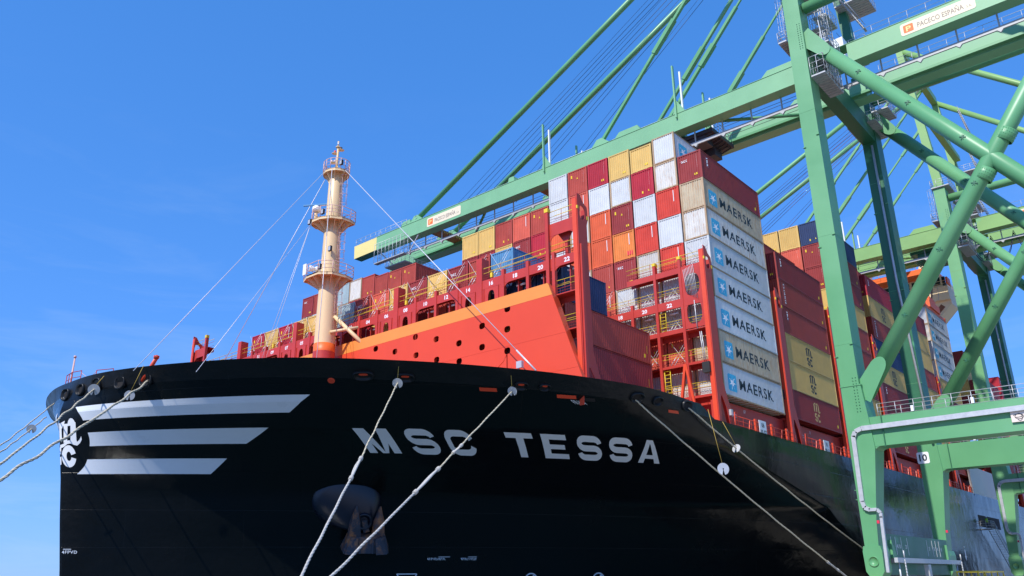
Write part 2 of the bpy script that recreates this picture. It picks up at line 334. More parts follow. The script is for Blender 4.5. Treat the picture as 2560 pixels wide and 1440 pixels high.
# ------------------------------------------------------------------ the ship's hull
SHIP = empty('container_ship', (0, 30.9, -3), 'huge black hulled container ship moored bow to the left with red breakwater and cream foremast', 'container ship')
DB = [0, 3, 6, 9, 12, 15, 18, 21, 24, 26.5, 28.5, 30, 31, 31.3]
DX = [0, .1, .7, 1.678, 2.924, 4.333, 6.255, 8.815, 11.867, 15.067, 18.191, 21.446, 24.493, 27.103]
SZ = [-4, 0, 2.5, 6.1, 8.8, 10.9, 13.2, 15.6]; SX = [-37.6, -38.0, -38.3, -38.9, -39.3, -39.7, -40.14, -39.7]
WZ = [0, 4, 8, 10, 12, 13.3, 14.5, 15.6]; WW = [1.06, .945, .773, .546, .300, .198, .1, 0]
def ztop(x): return 14.65+.95*min(1.08, max(0., (-8-x)/31.))**1.085
def interp(x, xs, ys):
    if x <= xs[0]: return ys[0]
    for i in range(len(xs)-1):
        if x <= xs[i+1]: return ys[i]+(ys[i+1]-ys[i])*(x-xs[i])/(xs[i+1]-xs[i])
    return ys[-1]
# smooth the deck-plan table with a Catmull-Rom pass
def smooth_tab(xs, ys):
    def f(x):
        if x <= xs[0]: return ys[0]
        if x >= xs[-1]: return ys[-1]
        i = max(j for j in range(len(xs)-1) if xs[j] <= x)
        x0, x1 = xs[i], xs[i+1]; h = x1-x0; tt = (x-x0)/h
        m0 = (ys[i+1]-ys[i-1])/(xs[i+1]-xs[i-1]) if i > 0 else 0
        m1 = (ys[i+2]-ys[i])/(xs[i+2]-xs[i]) if i+2 < len(xs) else (ys[i+1]-ys[i])/h
        return (2*tt**3-3*tt**2+1)*ys[i]+(tt**3-2*tt**2+tt)*h*m0+(-2*tt**3+3*tt**2)*ys[i+1]+(tt**3-tt**2)*h*m1
    return f
deckX = smooth_tab(DB, DX); stemX = smooth_tab(SZ, SX); wOf = smooth_tab(WZ, WW)
def hX(bh, z):
    w_ = interp(z, WZ, WW)
    t_ = bh/31.3
    return interp(z, SZ, SX)+(1-w_)*deckX(bh)+w_*67.79*(.668*t_+.332*t_**3)
CL = 30.9
def hpt(bh, z, side=-1, off=0.0):
    p = Vector((hX(bh, z), CL+side*bh, z))
    if off:
        e = .15; b2 = min(31.29, bh+e); b1 = max(0, b2-2*e)
        tu = Vector((hX(b2, z)-hX(b1, z), side*(b2-b1), 0)); tv = Vector((hX(bh, z+.1)-hX(bh, z-.1), 0, .2))
        nn = tu.cross(tv).normalized()
        if nn.y*side < 0: nn = -nn
        p += nn*off
    return p
BL = [0, .1, .25, .45, .7, 1, 1.4, 1.9]+[2.5+.75*i for i in range(30)]+[24.9+.5*i for i in range(12)]+[30.7, 31.0, 31.2, 31.3]
KN = [ztop(hX(bh, 14.8))-.95 for bh in BL]                  # knuckle height at each station
TP = [ztop(hX(bh, 15.2)) for bh in BL]
def sheet(levels, aft, zfun):
    """rows of points port and starboard; zfun(level, k) gives z at station k"""
    vs = []; K = 0
    for lv_ in levels:
        port = [Vector((hX(bh, zfun(lv_, k)), CL-bh, zfun(lv_, k))) for k, bh in enumerate(BL)]+[Vector((x, CL-31.3, zfun(lv_, -1) if t is None else t(lv_))) for x, t in aft]
        star = [Vector((p.x, 2*CL-p.y, p.z)) for p in port[:0:-1]]
        row = star+port; K = len(row); vs += row
    fs = [(i*K+j, i*K+j+1, (i+1)*K+j+1, (i+1)*K+j) for i in range(len(levels)-1) for j in range(K-1)]
    return vs, fs, K
LV = [-4, -1.5, 0, 1, 2, 3, 4]+[4.5+.5*i for i in range(8)]+[8.25+.25*i for i in range(15)]+[12.0]
SUB = [.25, .5, .75, 1.0]
def zf(l_, k): return l_ if l_ <= 12 else 12+(KN[k]-12)*(l_-12)
aftx = [(40, None), (60, None), (90, None), (130, None), (180, None), (240, None), (310, None), (345, None)]
vs, fs, K = sheet(LV+[12+q for q in SUB], aftx, zf)
b = MB(); b.add(vs, fs, smooth=True)
b.add([(345, CL-31.3, -4), (345, CL+31.3, -4), (345, CL+31.3, 13.3), (345, CL-31.3, 13.3)], [(0, 1, 2, 3)])
hull = b.build('hull', M_['hull'], SHIP)
ZK = KN[-1]
def bw_top(x): return 14.65 if x < -5.4 else max(13.72, 14.65-(x+5.4)*.42)
# bulwark above the knuckle; aft of the forecastle it steps down to a low plate
def zb(l_, k): return KN[k]+(TP[k]-KN[k])*l_
lv = [0, .25, .5, .75, 1]
stn = [(-6.5, None), (-5.4, None), (-4.5, None), (-3.2, None), (-1.4, None), (.5, None)]
K0 = None; vs = []
for l_ in lv:
    port = [Vector((min(hX(bh, zb(l_, k)), -7.2), CL-bh, zb(l_, k))) for k, bh in enumerate(BL)]+[Vector((x, CL-31.3, ZK+(max(bw_top(x), ZK+.005)-ZK)*l_)) for x, _ in stn]
    star = [Vector((p.x, 2*CL-p.y, p.z)) for p in port[:0:-1]]; row = star+port; K0 = len(row); vs += row
fs = [(i*K0+j, i*K0+j+1, (i+1)*K0+j+1, (i+1)*K0+j) for i in range(len(lv)-1) for j in range(K0-1)]
rowsK = K0
b = MB(); b.add(vs, fs, smooth=True)
iv = [Vector((p.x+(.3 if p.x < -20 else 0), CL+(p.y-CL)*(1-.3/31.3), p.z)) for p in vs]
b.add(iv, [tuple(reversed(f)) for f in fs], smooth=True, m=1)
k0 = (len(lv)-1)*rowsK
b.add([vs[k0+j] for j in range(rowsK)]+[iv[k0+j] for j in range(rowsK)], [(j, j+1, rowsK+j+1, rowsK+j) for j in range(rowsK-1)])
b.build('bulwark', [M_['bulwark'], M_['shipred']], SHIP)
# deck
b = MB()
dv = [Vector((hX(bh, 13.3)+.4, CL+sd*max(0, bh-.35), 13.28)) for sd in (1, -1) for bh in BL]
n_ = len(BL)
b.add(dv+[Vector((345, CL+31.3, 13.28)), Vector((345, CL-31.3, 13.28))],
      [(j, j+1, n_+j+1, n_+j) for j in range(n_-1)]+[(n_-1, 2*n_, 2*n_+1, 2*n_-1)])
b.build('deck', M_['shipred'], SHIP)

# arc-length coordinate along a waterline
def arc_table(z):
    s = [0]; bs = [i*31.3/240 for i in range(241)]; xs = [hX(q, z) for q in bs]
    for i in range(240): s.append(s[-1]+math.hypot(xs[i+1]-xs[i], bs[1]))
    return bs, s
_arc = {}
def lvl_table(k):
    if k not in _arc: _arc[k] = arc_table(k*.5)
    return _arc[k]
def s_table(z):
    k = math.floor(z*2); f = z*2-k; a = lvl_table(k)[1]; b_ = lvl_table(k+1)[1]
    return a, b_, f
BS_ = [i*31.3/240 for i in range(241)]
def b_at(s, z):
    a, b_, f = s_table(z); lo, hi = 0, 240
    while hi-lo > 1:
        m = (lo+hi)//2
        if a[m]*(1-f)+b_[m]*f <= s: lo = m
        else: hi = m
    s0 = a[lo]*(1-f)+b_[lo]*f; s1 = a[hi]*(1-f)+b_[hi]*f
    return BS_[lo]+(BS_[hi]-BS_[lo])*max(0, min(1, (s-s0)/(s1-s0)))
def s_at(bh, z):
    a, b_, f = s_table(z); return interp(bh, BS_, a)*(1-f)+interp(bh, BS_, b_)*f
OFF = .018
def hull_strip(mb, quads, nu=1, nv=1, off=OFF, side=-1, smooth=True):
    """each quad: four (s, z) corners, laid on the hull with nu x nv cells"""
    for q in quads:
        vs = []
        for j in range(nv+1):
            for i in range(nu+1):
                a, c = i/nu, j/nv
                s = (q[0][0]*(1-a)+q[1][0]*a)*(1-c)+(q[3][0]*(1-a)+q[2][0]*a)*c
                z = (q[0][1]*(1-a)+q[1][1]*a)*(1-c)+(q[3][1]*(1-a)+q[2][1]*a)*c
                vs.append(hpt(b_at(max(0, s), z), z, side, off))
        mb.add(vs, [(j*(nu+1)+i, j*(nu+1)+i+1, (j+1)*(nu+1)+i+1, (j+1)*(nu+1)+i) for j in range(nv) for i in range(nu)], smooth=smooth)
def stripe(zt, zb, s0, s1, nz=10):
    """s0(z), s1(z) end curves"""
    for side in (-1, 1):
        mb = MB()
        for j in range(nz):
            za = zb+(zt-zb)*j/nz; zc = zb+(zt-zb)*(j+1)/nz
            hull_strip(mb, [((s0(za), za), (s1(za), za), (s1(zc), zc), (s0(zc), zc))], 34, 1, side=side)
        mb.build('hull_stripe', M_['hullwhite'], SHIP)
def lin(z, z0, a, z1, c): return a+(c-a)*(z-z0)/(z1-z0)
stripe(13.56, 12.62, lambda z: lin(z, 13.56, 1.54, 12.62, 2.19)+.09*math.sin((z-12.62)/.94*3.14), lambda z: lin(z, 13.56, 19.0, 12.62, 17.14))
stripe(11.82, 10.95, lambda z: lin(z, 11.82, 2.37, 10.95, 2.28)+.06*math.sin((z-10.95)/.87*3.14), lambda z: lin(z, 11.82, 15.25, 10.95, 13.22))
stripe(10.1, 9.14, lambda z: lin(z, 10.1, 1.95, 9.14, 1.13)+.12*math.sin((z-9.14)/.96*3.14), lambda z: lin(z, 10.1, 11.53, 9.14, 10.14))
# ---- ship's name
def stroke_quads(path, wd, closed=False):
    """thick polyline in letter space -> quads"""
    P = [Vector((p[0], p[1])) for p in path]; L = []; R = []
    for i, p in enumerate(P):
        a = P[i-1] if i > 0 else p; c = P[i+1] if i < len(P)-1 else p
        d1 = (p-a).normalized() if i > 0 else (c-p).normalized(); d2 = (c-p).normalized() if i < len(P)-1 else d1
        nrm = Vector((-(d1+d2).y, (d1+d2).x)).normalized(); k = 1/max(.5, nrm.dot(Vector((-d1.y, d1.x))))
        L.append(p+nrm*wd/2*k); R.append(p-nrm*wd/2*k)
    return [(R[i], R[i+1], L[i+1], L[i]) for i in range(len(P)-1)]
def arcpts(cx, cy, rx, ry, a0, a1, n=7):
    return [(cx+rx*math.cos(math.radians(a0+(a1-a0)*i/n)), cy+ry*math.sin(math.radians(a0+(a1-a0)*i/n))) for i in range(n+1)]
# letters in a box: width W (given), height 1; strokes as quads (x in metres, y 0..1)
def letter(ch, W):
    t = .60; ty = .21
    if ch == 'M':
        return [[(0, 0), (.55, 0), (.55, 1), (0, 1)], [(W-.55, 0), (W, 0), (W, 1), (W-.55, 1)],
                [(W/2-.22, 0), (W/2+.02, 0), (.75, 1), (.02, 1)],
                [(W/2-.02, 0), (W/2+.22, 0), (W-.02, 1), (W-.75, 1)]]
    if ch == 'T': return [[(0, 1-ty), (W, 1-ty), (W, 1), (0, 1)], [(W/2-.29, 0), (W/2+.29, 0), (W/2+.29, 1-ty), (W/2-.29, 1-ty)]]
    if ch == 'E': return [[(0, 0), (.56, 0), (.56, 1), (0, 1)], [(.56, 1-ty), (W, 1-ty), (W, 1), (.56, 1)], [(.56, .40), (W-.2, .40), (W-.2, .59), (.56, .59)], [(.56, 0), (W+.05, 0), (W+.05, ty), (.56, ty)]]
    if ch == 'A': return [[(0, 0), (.50, 0), (W/2+.08, 1), (W/2-.28, 1)], [(W-.50, 0), (W, 0), (W/2+.28, 1), (W/2-.08, 1)], [(.42, .2), (W-.42, .2), (W-.55, .36), (.55, .36)]]
    h = 1.42  # aspect correction for round strokes: work in metres then normalise y
    if ch in 'SC':
        th = .36; x0, x1 = th/2+.06, W-th/2-.06; y0, y1 = th/2*.85, h-th/2*.85; ym = h/2
        if ch == 'C':
            rx = .5; ry = .36
            p = [(x1+.02, y1-.34)]+arcpts(x1-rx, y1-ry, rx, ry, 20, 90)+arcpts(x0+rx, y1-ry, rx, ry, 90, 180)+arcpts(x0+rx, y0+ry, rx, ry, 180, 270)+arcpts(x1-rx, y0+ry, rx, ry, 270, 340)+[(x1+.02, y0+.34)]
        else:
            ry = (y1-ym)/2; rx = .46
            p = [(x1, y1-ry*.95)]+arcpts(x1-rx, y1-ry, rx, ry, 15, 90)+arcpts(x0+rx, y1-ry, rx, ry, 90, 270, 10)+arcpts(x1-rx, y0+ry, rx, ry, 90, -90, 10)+arcpts(x0+rx, y0+ry, rx, ry, 270, 195)+[(x0, y0+ry*.95)]
        return [[(a.x, a.y/h), (c.x, c.y/h), (d.x, d.y/h), (f.x, f.y/h)] for a, c, d, f in stroke_quads(p, th)]
NZ0, NZ1 = 10.49, 11.79
def name_map(x, y):
    s = x+(1-y)*interp(x, [20.8, 44], [.66, .2]); return (s, NZ0+(NZ1-NZ0)*y)
for ch, s0, W in (('M', 20.83, 2.28), ('S', 24.05, 2.15), ('C', 26.8, 2.1), ('T', 31.4, 2.05), ('E', 34.12, 1.95), ('S', 36.85, 2.15), ('S', 39.55, 2.15), ('A', 42.2, 2.05)):
    mb = MB()
    for q in letter(ch, W):
        qq = [name_map(s0+p[0], p[1]) for p in q]
        hull_strip(mb, [qq], 3, 4, off=.02)
    mb.build('name_letter', M_['hullwhite'], SHIP)
# ---- company emblem on the stem: m above sc (both sides of the stem, mirrored halves)
def emblem(side):
    mb = MB()
    def q(*pts): hull_strip(mb, [pts], 2, 4, off=.02, side=side)
    # right leg, its arch, middle leg half
    q((.86, 11.25), (1.34, 11.25), (1.5, 12.55), (1.05, 12.55))
    q((.32, 11.25), (.60, 11.25), (.78, 12.5), (.42, 12.5))
    arch = arcpts(1.12, 12.35, .36, .5, 0, 180, 8)
    for i in range(8):
        a, c = arch[i], arch[i+1]; ia = (1.12+(a[0]-1.12)*.2, 12.35+(a[1]-12.35)*.35); ic = (1.12+(c[0]-1.12)*.2, 12.35+(c[1]-12.35)*.35)
        q(ia, a, c, ic)
    q((.02, 12.0), (.42, 12.4), (.55, 12.72), (.02, 12.55))
    q((.02, 11.35), (.2, 11.3), (.2, 12.5), (.02, 12.6))
    # wavy foot
    foot = [(.05, 10.98), (.3, 11.05), (.6, 11.25), (.85, 11.28), (1.1, 11.18), (1.35, 11.12), (1.6, 11.28), (1.78, 11.5)]
    for i in range(len(foot)-1):
        a, c = foot[i], foot[i+1]; q((a[0], a[1]-.1), (c[0], c[1]-.1), (c[0], c[1]+.12), (a[0], a[1]+.12))
    q((1.2, 11.1), (1.45, 11.1), (1.34, 11.4), (.9, 11.4))
    cx, cy = .66, 10.33
    arc_ = arcpts(cx, cy, .52, .74, 14, 346, 22)
    if side < 0:
        for i in range(22):
            a, c = arc_[i], arc_[i+1]; ia = (cx+(a[0]-cx)*.34, cy+(a[1]-cy)*.42); ic = (cx+(c[0]-cx)*.34, cy+(c[1]-cy)*.42)
            q(ia, a, c, ic)
        q((0.02, 10.5), (.1, 10.45), (.12, 10.95), (0.02, 10.95)); q((0.02, 9.75), (.1, 9.8), (.11, 10.3), (0.02, 10.3))
    else:
        pth = [(1.05, 10.7)]+arcpts(.62, 10.68, .4, .28, 20, 90, 4)+arcpts(.62, 10.68, .4, .3, 90, 270, 8)+arcpts(.62, 10.0, .4, .36, 90, -90, 8)+[(.2, 9.95)]
        for qd in stroke_quads(pth, .3): q(*[(p.x, p.y) for p in qd])
    mb.build('hull_emblem', M_['emblemwhite'], SHIP)
emblem(-1); emblem(1)

# ------------------------------------------------------------------ flat text meshes
_tp = {}
def text_polys(txt, h=1.0, bold=0.02, sx=1.0, font_sp=1.0):
    k_ = (txt, h, bold, sx, font_sp)
    if k_ not in _tp: _tp[k_] = text_polys_(txt, h, bold, sx, font_sp)
    return _tp[k_]
def text_polys_(txt, h, bold, sx, font_sp):
    cu = bpy.data.curves.new('t', 'FONT'); cu.body = txt; cu.size = 1; cu.offset = bold; cu.space_character = font_sp; cu.resolution_u = 3
    ob = bpy.data.objects.new('t', cu); COL.objects.link(ob)
    dg = bpy.context.evaluated_depsgraph_get(); me = bpy.data.meshes.new_from_object(ob.evaluated_get(dg))
    vs = [(v.co.x, v.co.y) for v in me.vertices]; fs = [tuple(p.vertices) for p in me.polygons]
    bpy.data.objects.remove(ob); bpy.data.curves.remove(cu); bpy.data.meshes.remove(me)
    x0 = min(v[0] for v in vs); y0 = min(v[1] for v in vs); y1 = max(v[1] for v in vs); k = h/(y1-y0)
    return [((v[0]-x0)*k*sx, (v[1]-y0)*k) for v in vs], fs
def text_w(tp): return max(v[0] for v in tp[0])
def put_text(mb, tp, fn, m=0):
    vs, fs = tp; mb.add([fn(*v) for v in vs], fs, m=m)
def hull_text(txt, x0, z0, h, sx=1.1, dirx=1):
    tp = text_polys(txt, h, .01, sx, 1.15); mb = MB()
    s0 = s_at(interp_inv(x0, z0), z0)
    put_text(mb, tp, lambda u, v: hpt(b_at(s0+u, z0), z0+v, -1, .02)); mb.build('hull_marking', M_['hullwhite'], SHIP)
def interp_inv(x, z):
    lo, hi = 0, 31.3
    for _ in range(40):
        mid = (lo+hi)/2
        if hX(mid, z) < x: lo = mid
        else: hi = mid
    return lo
hull_text('4FPVD', -38.42, 3.93, .2); hull_text('4FPVD/8TR', -17.38, 3.42, .17); hull_text('8TR/1VDP', -15.02, 3.42, .17); hull_text('FR/404', -16.56, 13.5, .2)
mb = MB()
for x0, x1 in ((-38.4, -38.0), (-16.7, -15.9), (-14.6, -14.0)):
    z = 4.2 if x0 < -30 else 3.64
    s0 = s_at(interp_inv(x0, z), z); s1 = s_at(interp_inv(x1, z), z)
    hull_strip(mb, [((s0, z), (s1, z), (s1, z+.035), (s0, z+.035))], 3, 1)
mb.build('hull_marking', M_['hullwhite'], SHIP)
# bulbous-bow triangle and thruster symbols at the bottom edge
mb = MB(); z = 2.45; s0 = s_at(interp_inv(-19.22, z), z); W = 1.55
for p, q_ in (((0, 0), (W, 0)), ((W, 0), (W/2, -1.0)), ((W/2, -1.0), (0, 0))):
    for qd in stroke_quads([p, q_], .07): hull_strip(mb, [[(s0+v.x, z+v.y) for v in qd]], 3, 1)
mb.build('hull_marking', M_['hullwhite'], SHIP)
for xc in (-9.37, -3.74):
    mb = MB(); z = 1.85; s0 = s_at(interp_inv(xc, z), z)
    ring = arcpts(0, 0, .62, .62, 0, 360, 20)
    for i in range(20):
        a, c = ring[i], ring[i+1]; hull_strip(mb, [[(s0+a[0]*.86, z+a[1]*.86), (s0+a[0], z+a[1]), (s0+c[0], z+c[1]), (s0+c[0]*.86, z+c[1]*.86)]])
    for k in range(4):
        an = math.radians(45+90*k)
        for qd in stroke_quads([(.1*math.cos(an), .1*math.sin(an)), (.5*math.cos(an+.25), .5*math.sin(an+.25))], .2): hull_strip(mb, [[(s0+v.x, z+v.y) for v in qd]])
    mb.build('thruster_symbol', M_['hullwhite'], SHIP)
# tug arrow further aft
mb = MB(); y = CL-31.3-.02
mb.add([(67.0, y, 5.35), (67.55, y, 5.35), (67.55, y, 4.5), (67.85, y, 4.5), (67.27, y, 3.9), (66.7, y, 4.5), (67.0, y, 4.5)], [(0, 1, 2, 3, 4, 5, 6)])
mb.box(67.0, 67.5, y-.005, y, 5.65, 5.75)
mb.build('tug_arrow', M_['hullwhite'], SHIP)
# fairleads
def hull_frame(x, z, side=-1):
    bh = interp_inv(x, z); p = hpt(bh, z, side); e_ = .2
    tu = (hpt(min(31.29, bh+e_), z, side)-hpt(max(0, bh-e_), z, side)).normalized()
    tv = Vector((hX(bh, z+.1)-hX(bh, z-.1), 0, .2)); nn = tu.cross(tv).normalized()
    if nn.y*side < 0: nn = -nn
    tv = nn.cross(tu).normalized(); tv = tv if tv.z > 0 else -tv
    return p, tu, tv, nn
def fairlead(x, z, w_, h_, slot=False, side=-1, b_over=None):
    if b_over is not None:
        p = hpt(b_over, z, side); tu = (hpt(b_over+.3, z, side)-hpt(max(0, b_over-.3), z, side)).normalized()
        nn = tu.cross(Vector((0, 0, 1))).normalized(); nn = nn if nn.x < 0 else -nn; tv = nn.cross(tu); tv = tv if tv.z > 0 else -tv
    else: p, tu, tv, nn = hull_frame(x, z, side)
    mb = MB(); n = 22
    prof = [(1.28, .004), (1.25, .13), (1.13, .2), (.99, .14), (.86, .07), (.74, .03)]
    vs = []
    for r, dz in prof:
        for i in range(n):
            an = 2*math.pi*i/n; c, s_ = math.cos(an), math.sin(an)
            e_ = .78; cc = math.copysign(abs(c)**e_, c); ss = math.copysign(abs(s_)**e_, s_)
            vs.append(p+tu*cc*w_/2*r+tv*ss*h_/2*r+nn*dz)
    mb.add(vs, [(i*n+j, i*n+(j+1) % n, (i+1)*n+(j+1) % n, (i+1)*n+j) for i in range(len(prof)-1) for j in range(n)], smooth=True)
    f = mb.build('fairlead', M_['bulwark'], SHIP)
    mb = MB(); mb.add([p+tu*w_/2*.76*math.cos(2*math.pi*i/n)+tv*h_/2*.76*math.sin(2*math.pi*i/n)+nn*.024 for i in range(n)], [tuple(range(n))]); mb.build('fairlead_throat', M_['hole'], f)  # flat dark disc paints the shade inside the ring
    if slot:
        mb = MB(); mb.add([p+tu*(w_*.27*math.copysign(abs(math.cos(2*math.pi*i/n))**.6, math.cos(2*math.pi*i/n)))+tv*(h_*.15*math.sin(2*math.pi*i/n)+.06)+nn*.034 for i in range(n)], [tuple(range(n))]); mb.build('fairlead_back', M_['wallred'], f)
    return p+nn*.2
FL = {}
for i, (x, z, w_, h_, sl_) in enumerate([(-29.45, 14.55, 1.1, .62, 1), (-27.4, 14.48, 1.0, .62, 1), (-20.98, 14.3, .8, .6, 1), (-19.54, 14.3, .68, .5, 1), (-12.74, 14.18, .95, .7, 0), (-10.89, 14.12, .75, .6, 0), (-7.6, 14.15, .88, .66, 0)]):
    FL[x] = fairlead(x, z, w_, h_, sl_)
for bh, z, q in ((7.67, 14.78, .8), (5.65, 14.78, .72), (3.5, 14.88, .76), (1.8, 14.74, .7), (0.0, 14.62, .72)):
    FL[bh] = fairlead(0, z, q, q, b_over=bh)
for x0, x1, z, mt in ((-23.04, -22.05, 14.0, 'red'), (-18.23, -16.96, 13.86, 'red'), (-16.44, -15.55, 13.79, 'dark'), (-9.36, -8.36, 13.6, 'red'), (-6.6, -5.7, 13.6, 'dark')):
    mb = MB(); z0_ = z
    s0 = s_at(interp_inv(x0, z), z); s1 = s_at(interp_inv(x1, z), z)
    hull_strip(mb, [((s0, z-.09), (s1, z-.09), (s1, z+.09), (s0, z+.09))], 4, 1, off=.03)
    mb.build('freeing_port', M_['wallred'] if mt == 'red' else M_['hole'], SHIP)  # the dark ones are strips of painted shade on the hull
p, tu, tv, nn = hull_frame(-30.64, 14.27)
mb = MB(); mb.lathe(p, [(.0, .03), (.21, .03), (.24, .02)], 20, axis=nn)
for k in range(5): mb.beam(p+tu*(-.14+.07*k)-tv*.15+nn*.04, p+tu*(-.14+.07*k)+tv*.15+nn*.04, .02, .02)
mb.build('vent_grille', M_['lborange'], SHIP)

# ------------------------------------------------------------------ anchor pocket and anchor
def sp_(c, tu, tv, nn, a, b_, c_): return c+tu*a+tv*b_+nn*c_
p, tu, tv, nn = hull_frame(-23.75, 7.35)
mb = MB(); n = 30; vs = []
rings = [(1.0, -.25, 0, 0), (.97, .0, 0, 0), (.86, .32, .15, -.2), (.62, .7, .5, -.65), (.38, 1.0, .8, -1.1), (.2, 1.1, 1.0, -1.35)]
for r, d_, ou, ov in rings:
    for i in range(n):
        an = 2*math.pi*i/n; ru = 2.55*math.cos(an)*r; rv = 2.0*math.sin(an)*r
        vs.append(p+tu*(ru+ou-.1)+tv*(rv+ov+.1)+nn*d_)
mb.add(vs, [(i*n+j, i*n+(j+1) % n, (i+1)*n+(j+1) % n, (i+1)*n+j) for i in range(len(rings)-1) for j in range(n)], smooth=True)
mb.add(vs[-n:], [tuple(range(n))])
mb.build('anchor_bolster', M_['pocket'], SHIP)
hp = p+tu*1.15-tv*.95+nn*.75
mb = MB(); mb.lathe(hp+nn*.2, [(.62, 0), (.64, .3), (.5, .36), (.42, .2), (.3, .1)], 20, axis=nn)
mb.build('hawse_pipe', M_['pocket'], SHIP)
AS = 1.12
A0 = hp-tv*1.0+nn*.35+tu*.25           # crown
anc = empty('anchor', A0, 'rusty stockless anchor hanging from its round pocket in the black bow', 'anchor')
mb = MB(); mb.beam(hp+nn*.3+tv*.1, A0+tv*.25, .34, .3, up=nn, w2=.44, h2=.4); mb.build('shank', M_['anchor'], anc)
for sg in (-1, 1):
    mb = MB(); bx = A0+tu*sg*.85
    # fluke: tapering blade with a ridge
    base = [bx-tu*.5, bx+tu*.48, bx+tu*.44+nn*.55, bx-tu*.44+nn*.5]
    mid = [v+tv*1.1+nn*.12 for v in [bx-tu*.42, bx+tu*.36, bx+tu*.28+nn*.4, bx-tu*.3+nn*.36]]
    tip = [bx+tv*2.25+tu*(-.03)+nn*.34+v for v in (-tu*.05, tu*.05, tu*.04+nn*.08, -tu*.04+nn*.08)]
    mb.add(base+mid+tip, [(0, 1, 5, 4), (1, 2, 6, 5), (2, 3, 7, 6), (3, 0, 4, 7), (4, 5, 9, 8), (5, 6, 10, 9), (6, 7, 11, 10), (7, 4, 8, 11), (8, 9, 10, 11), (3, 2, 1, 0)])
    mb.build('fluke', M_['anchor'], anc)
mb = MB()
top = [A0+tu*x+tv*y+nn*z for x, y, z in ((-1.35, .05, -.3), (1.35, .05, -.3), (1.35, .05, .55), (-1.35, .05, .55))]
bot = [A0+tu*x+tv*y+nn*z for x, y, z in ((-1.75, -1.0, -.4), (1.75, -1.0, -.4), (1.6, -1.0, .95), (-1.6, -1.0, .95))]
mb.add(top+bot, [(0, 1, 2, 3), (7, 6, 5, 4), (0, 4, 5, 1), (1, 5, 6, 2), (2, 6, 7, 3), (3, 7, 4, 0)])
for sg in (-1, 1):
    mb.prism([A0+tu*sg*1.1+tv*.1+nn*.56, A0+tu*sg*1.5-tv*1.0+nn*.96, A0+tu*sg*.7-tv*1.0+nn*1.1, A0+tu*sg*.6+tv*.0+nn*.62], nn*.16)
mb.beam(A0-tu*.45-tv*.1+nn*.6, A0-tu*.45-tv*1.0+nn*1.0, .12, .14, up=nn); mb.beam(A0+tu*.45-tv*.1+nn*.6, A0+tu*.45-tv*1.0+nn*1.0, .12, .14, up=nn)
mb.build('crown', M_['anchor'], anc)

# ------------------------------------------------------------------ breakwater
BWX = -17.0
bw = MB()
# plate with rounded portholes: built cell by cell (one cell per row pitch and level), each hole a real opening
PITCH = 2.575
def plate_cell(mb, x, y0, y1, z0, z1, hole=None, th=.06, m=0):
    if not hole:
        mb.box(x, x+th, y0, y1, z0, z1, m=m); return
    cy, cz, ry, rz = hole; n = 20; outer = []; inner = []
    for i in range(n):
        an = 2*math.pi*(i+.5)/n; c, s = math.cos(an), math.sin(an)
        e_ = .75; inner.append(Vector((x, cy+ry*math.copysign(abs(c)**e_, c), cz+rz*math.copysign(abs(s)**e_, s))))
        k = min((y1-cy)/max(1e-6, abs(c)) if c > 0 else (cy-y0)/max(1e-6, abs(c)), (z1-cz)/max(1e-6, abs(s)) if s > 0 else (cz-z0)/max(1e-6, abs(s)))
        outer.append(Vector((x, cy+c*k, cz+s*k)))
    for i in range(n):      # pull nearest outer points into the corners
        pass
    for (yc, zc) in ((y0, z0), (y0, z1), (y1, z0), (y1, z1)):
        j = min(range(n), key=lambda q: (outer[q]-Vector((x, yc, zc))).length); outer[j] = Vector((x, yc, zc))
    mb.holed(outer, inner, (th, 0, 0), m=m)
def bw_left(z): return interp(z, [14.0, 21.9, 22.85], [1.95, 4.85, 5.2])      # slanting port edge
HOLES = {}
for y, z in ((9.28, 21.77), (9.3, 20.12), (9.32, 18.4), (11.95, 20.94), (11.95, 19.2), (14.5, 20.02), (14.45, 18.5), (17.15, 20.89), (17.05, 19.1), (19.72, 21.6), (19.57, 19.96), (22.3, 20.8), (24.9, 21.55), (22.3, 19.0), (24.9, 19.6),
             (61.8-9.28, 21.77), (61.8-11.95, 20.94), (61.8-14.5, 20.02), (61.8-17.15, 20.89), (61.8-19.72, 21.6), (61.8-22.3, 20.8)):
    HOLES[(round(y/PITCH-.6), round(z, 2))] = (y, z)
ycells = [8.0+2.575*i for i in range(0, 19)]
ycells = [y for y in ycells]
zt = 21.9
for i in range(len(ycells)-1):
    y0, y1 = ycells[i], ycells[i+1]
    hs_ = sorted([(y, z) for (y, z) in HOLES.values() if y0 <= y < y1], key=lambda q: q[1])
    zc = 13.3
    for k, (y, z) in enumerate(hs_):
        zn = (z+hs_[k+1][1])/2 if k+1 < len(hs_) else min(zt, z+.75)
        zs = max(zc, z-.75)
        if zs > zc: bw.box(BWX, BWX+.06, y0, y1, zc, zs)
        zn = min(zn, z+.75) if k+1 == len(hs_) else zn
        zn = min(zn, zt)
        if z+.3 > zn: zn = z+.3
        plate_cell(bw, BWX, y0, y1, zs, min(zn, zt), (y, z, .31, .26)); zc = min(zn, zt)
    if zc < zt: bw.box(BWX, BWX+.06, y0, y1, zc, zt)
for sgn in (0, 1):
    def yy(v): return v if sgn == 0 else 61.8-v
    pts = [Vector((BWX, yy(bw_left(z)), z)) for z in (14.6, 16, 19, zt)]+[Vector((BWX, yy(8.0), zt)), Vector((BWX, yy(8.0), 14.6))]
    bw.prism(pts, (.06, 0, 0))
BW = bw.build('breakwater', M_['wallred'], SHIP)
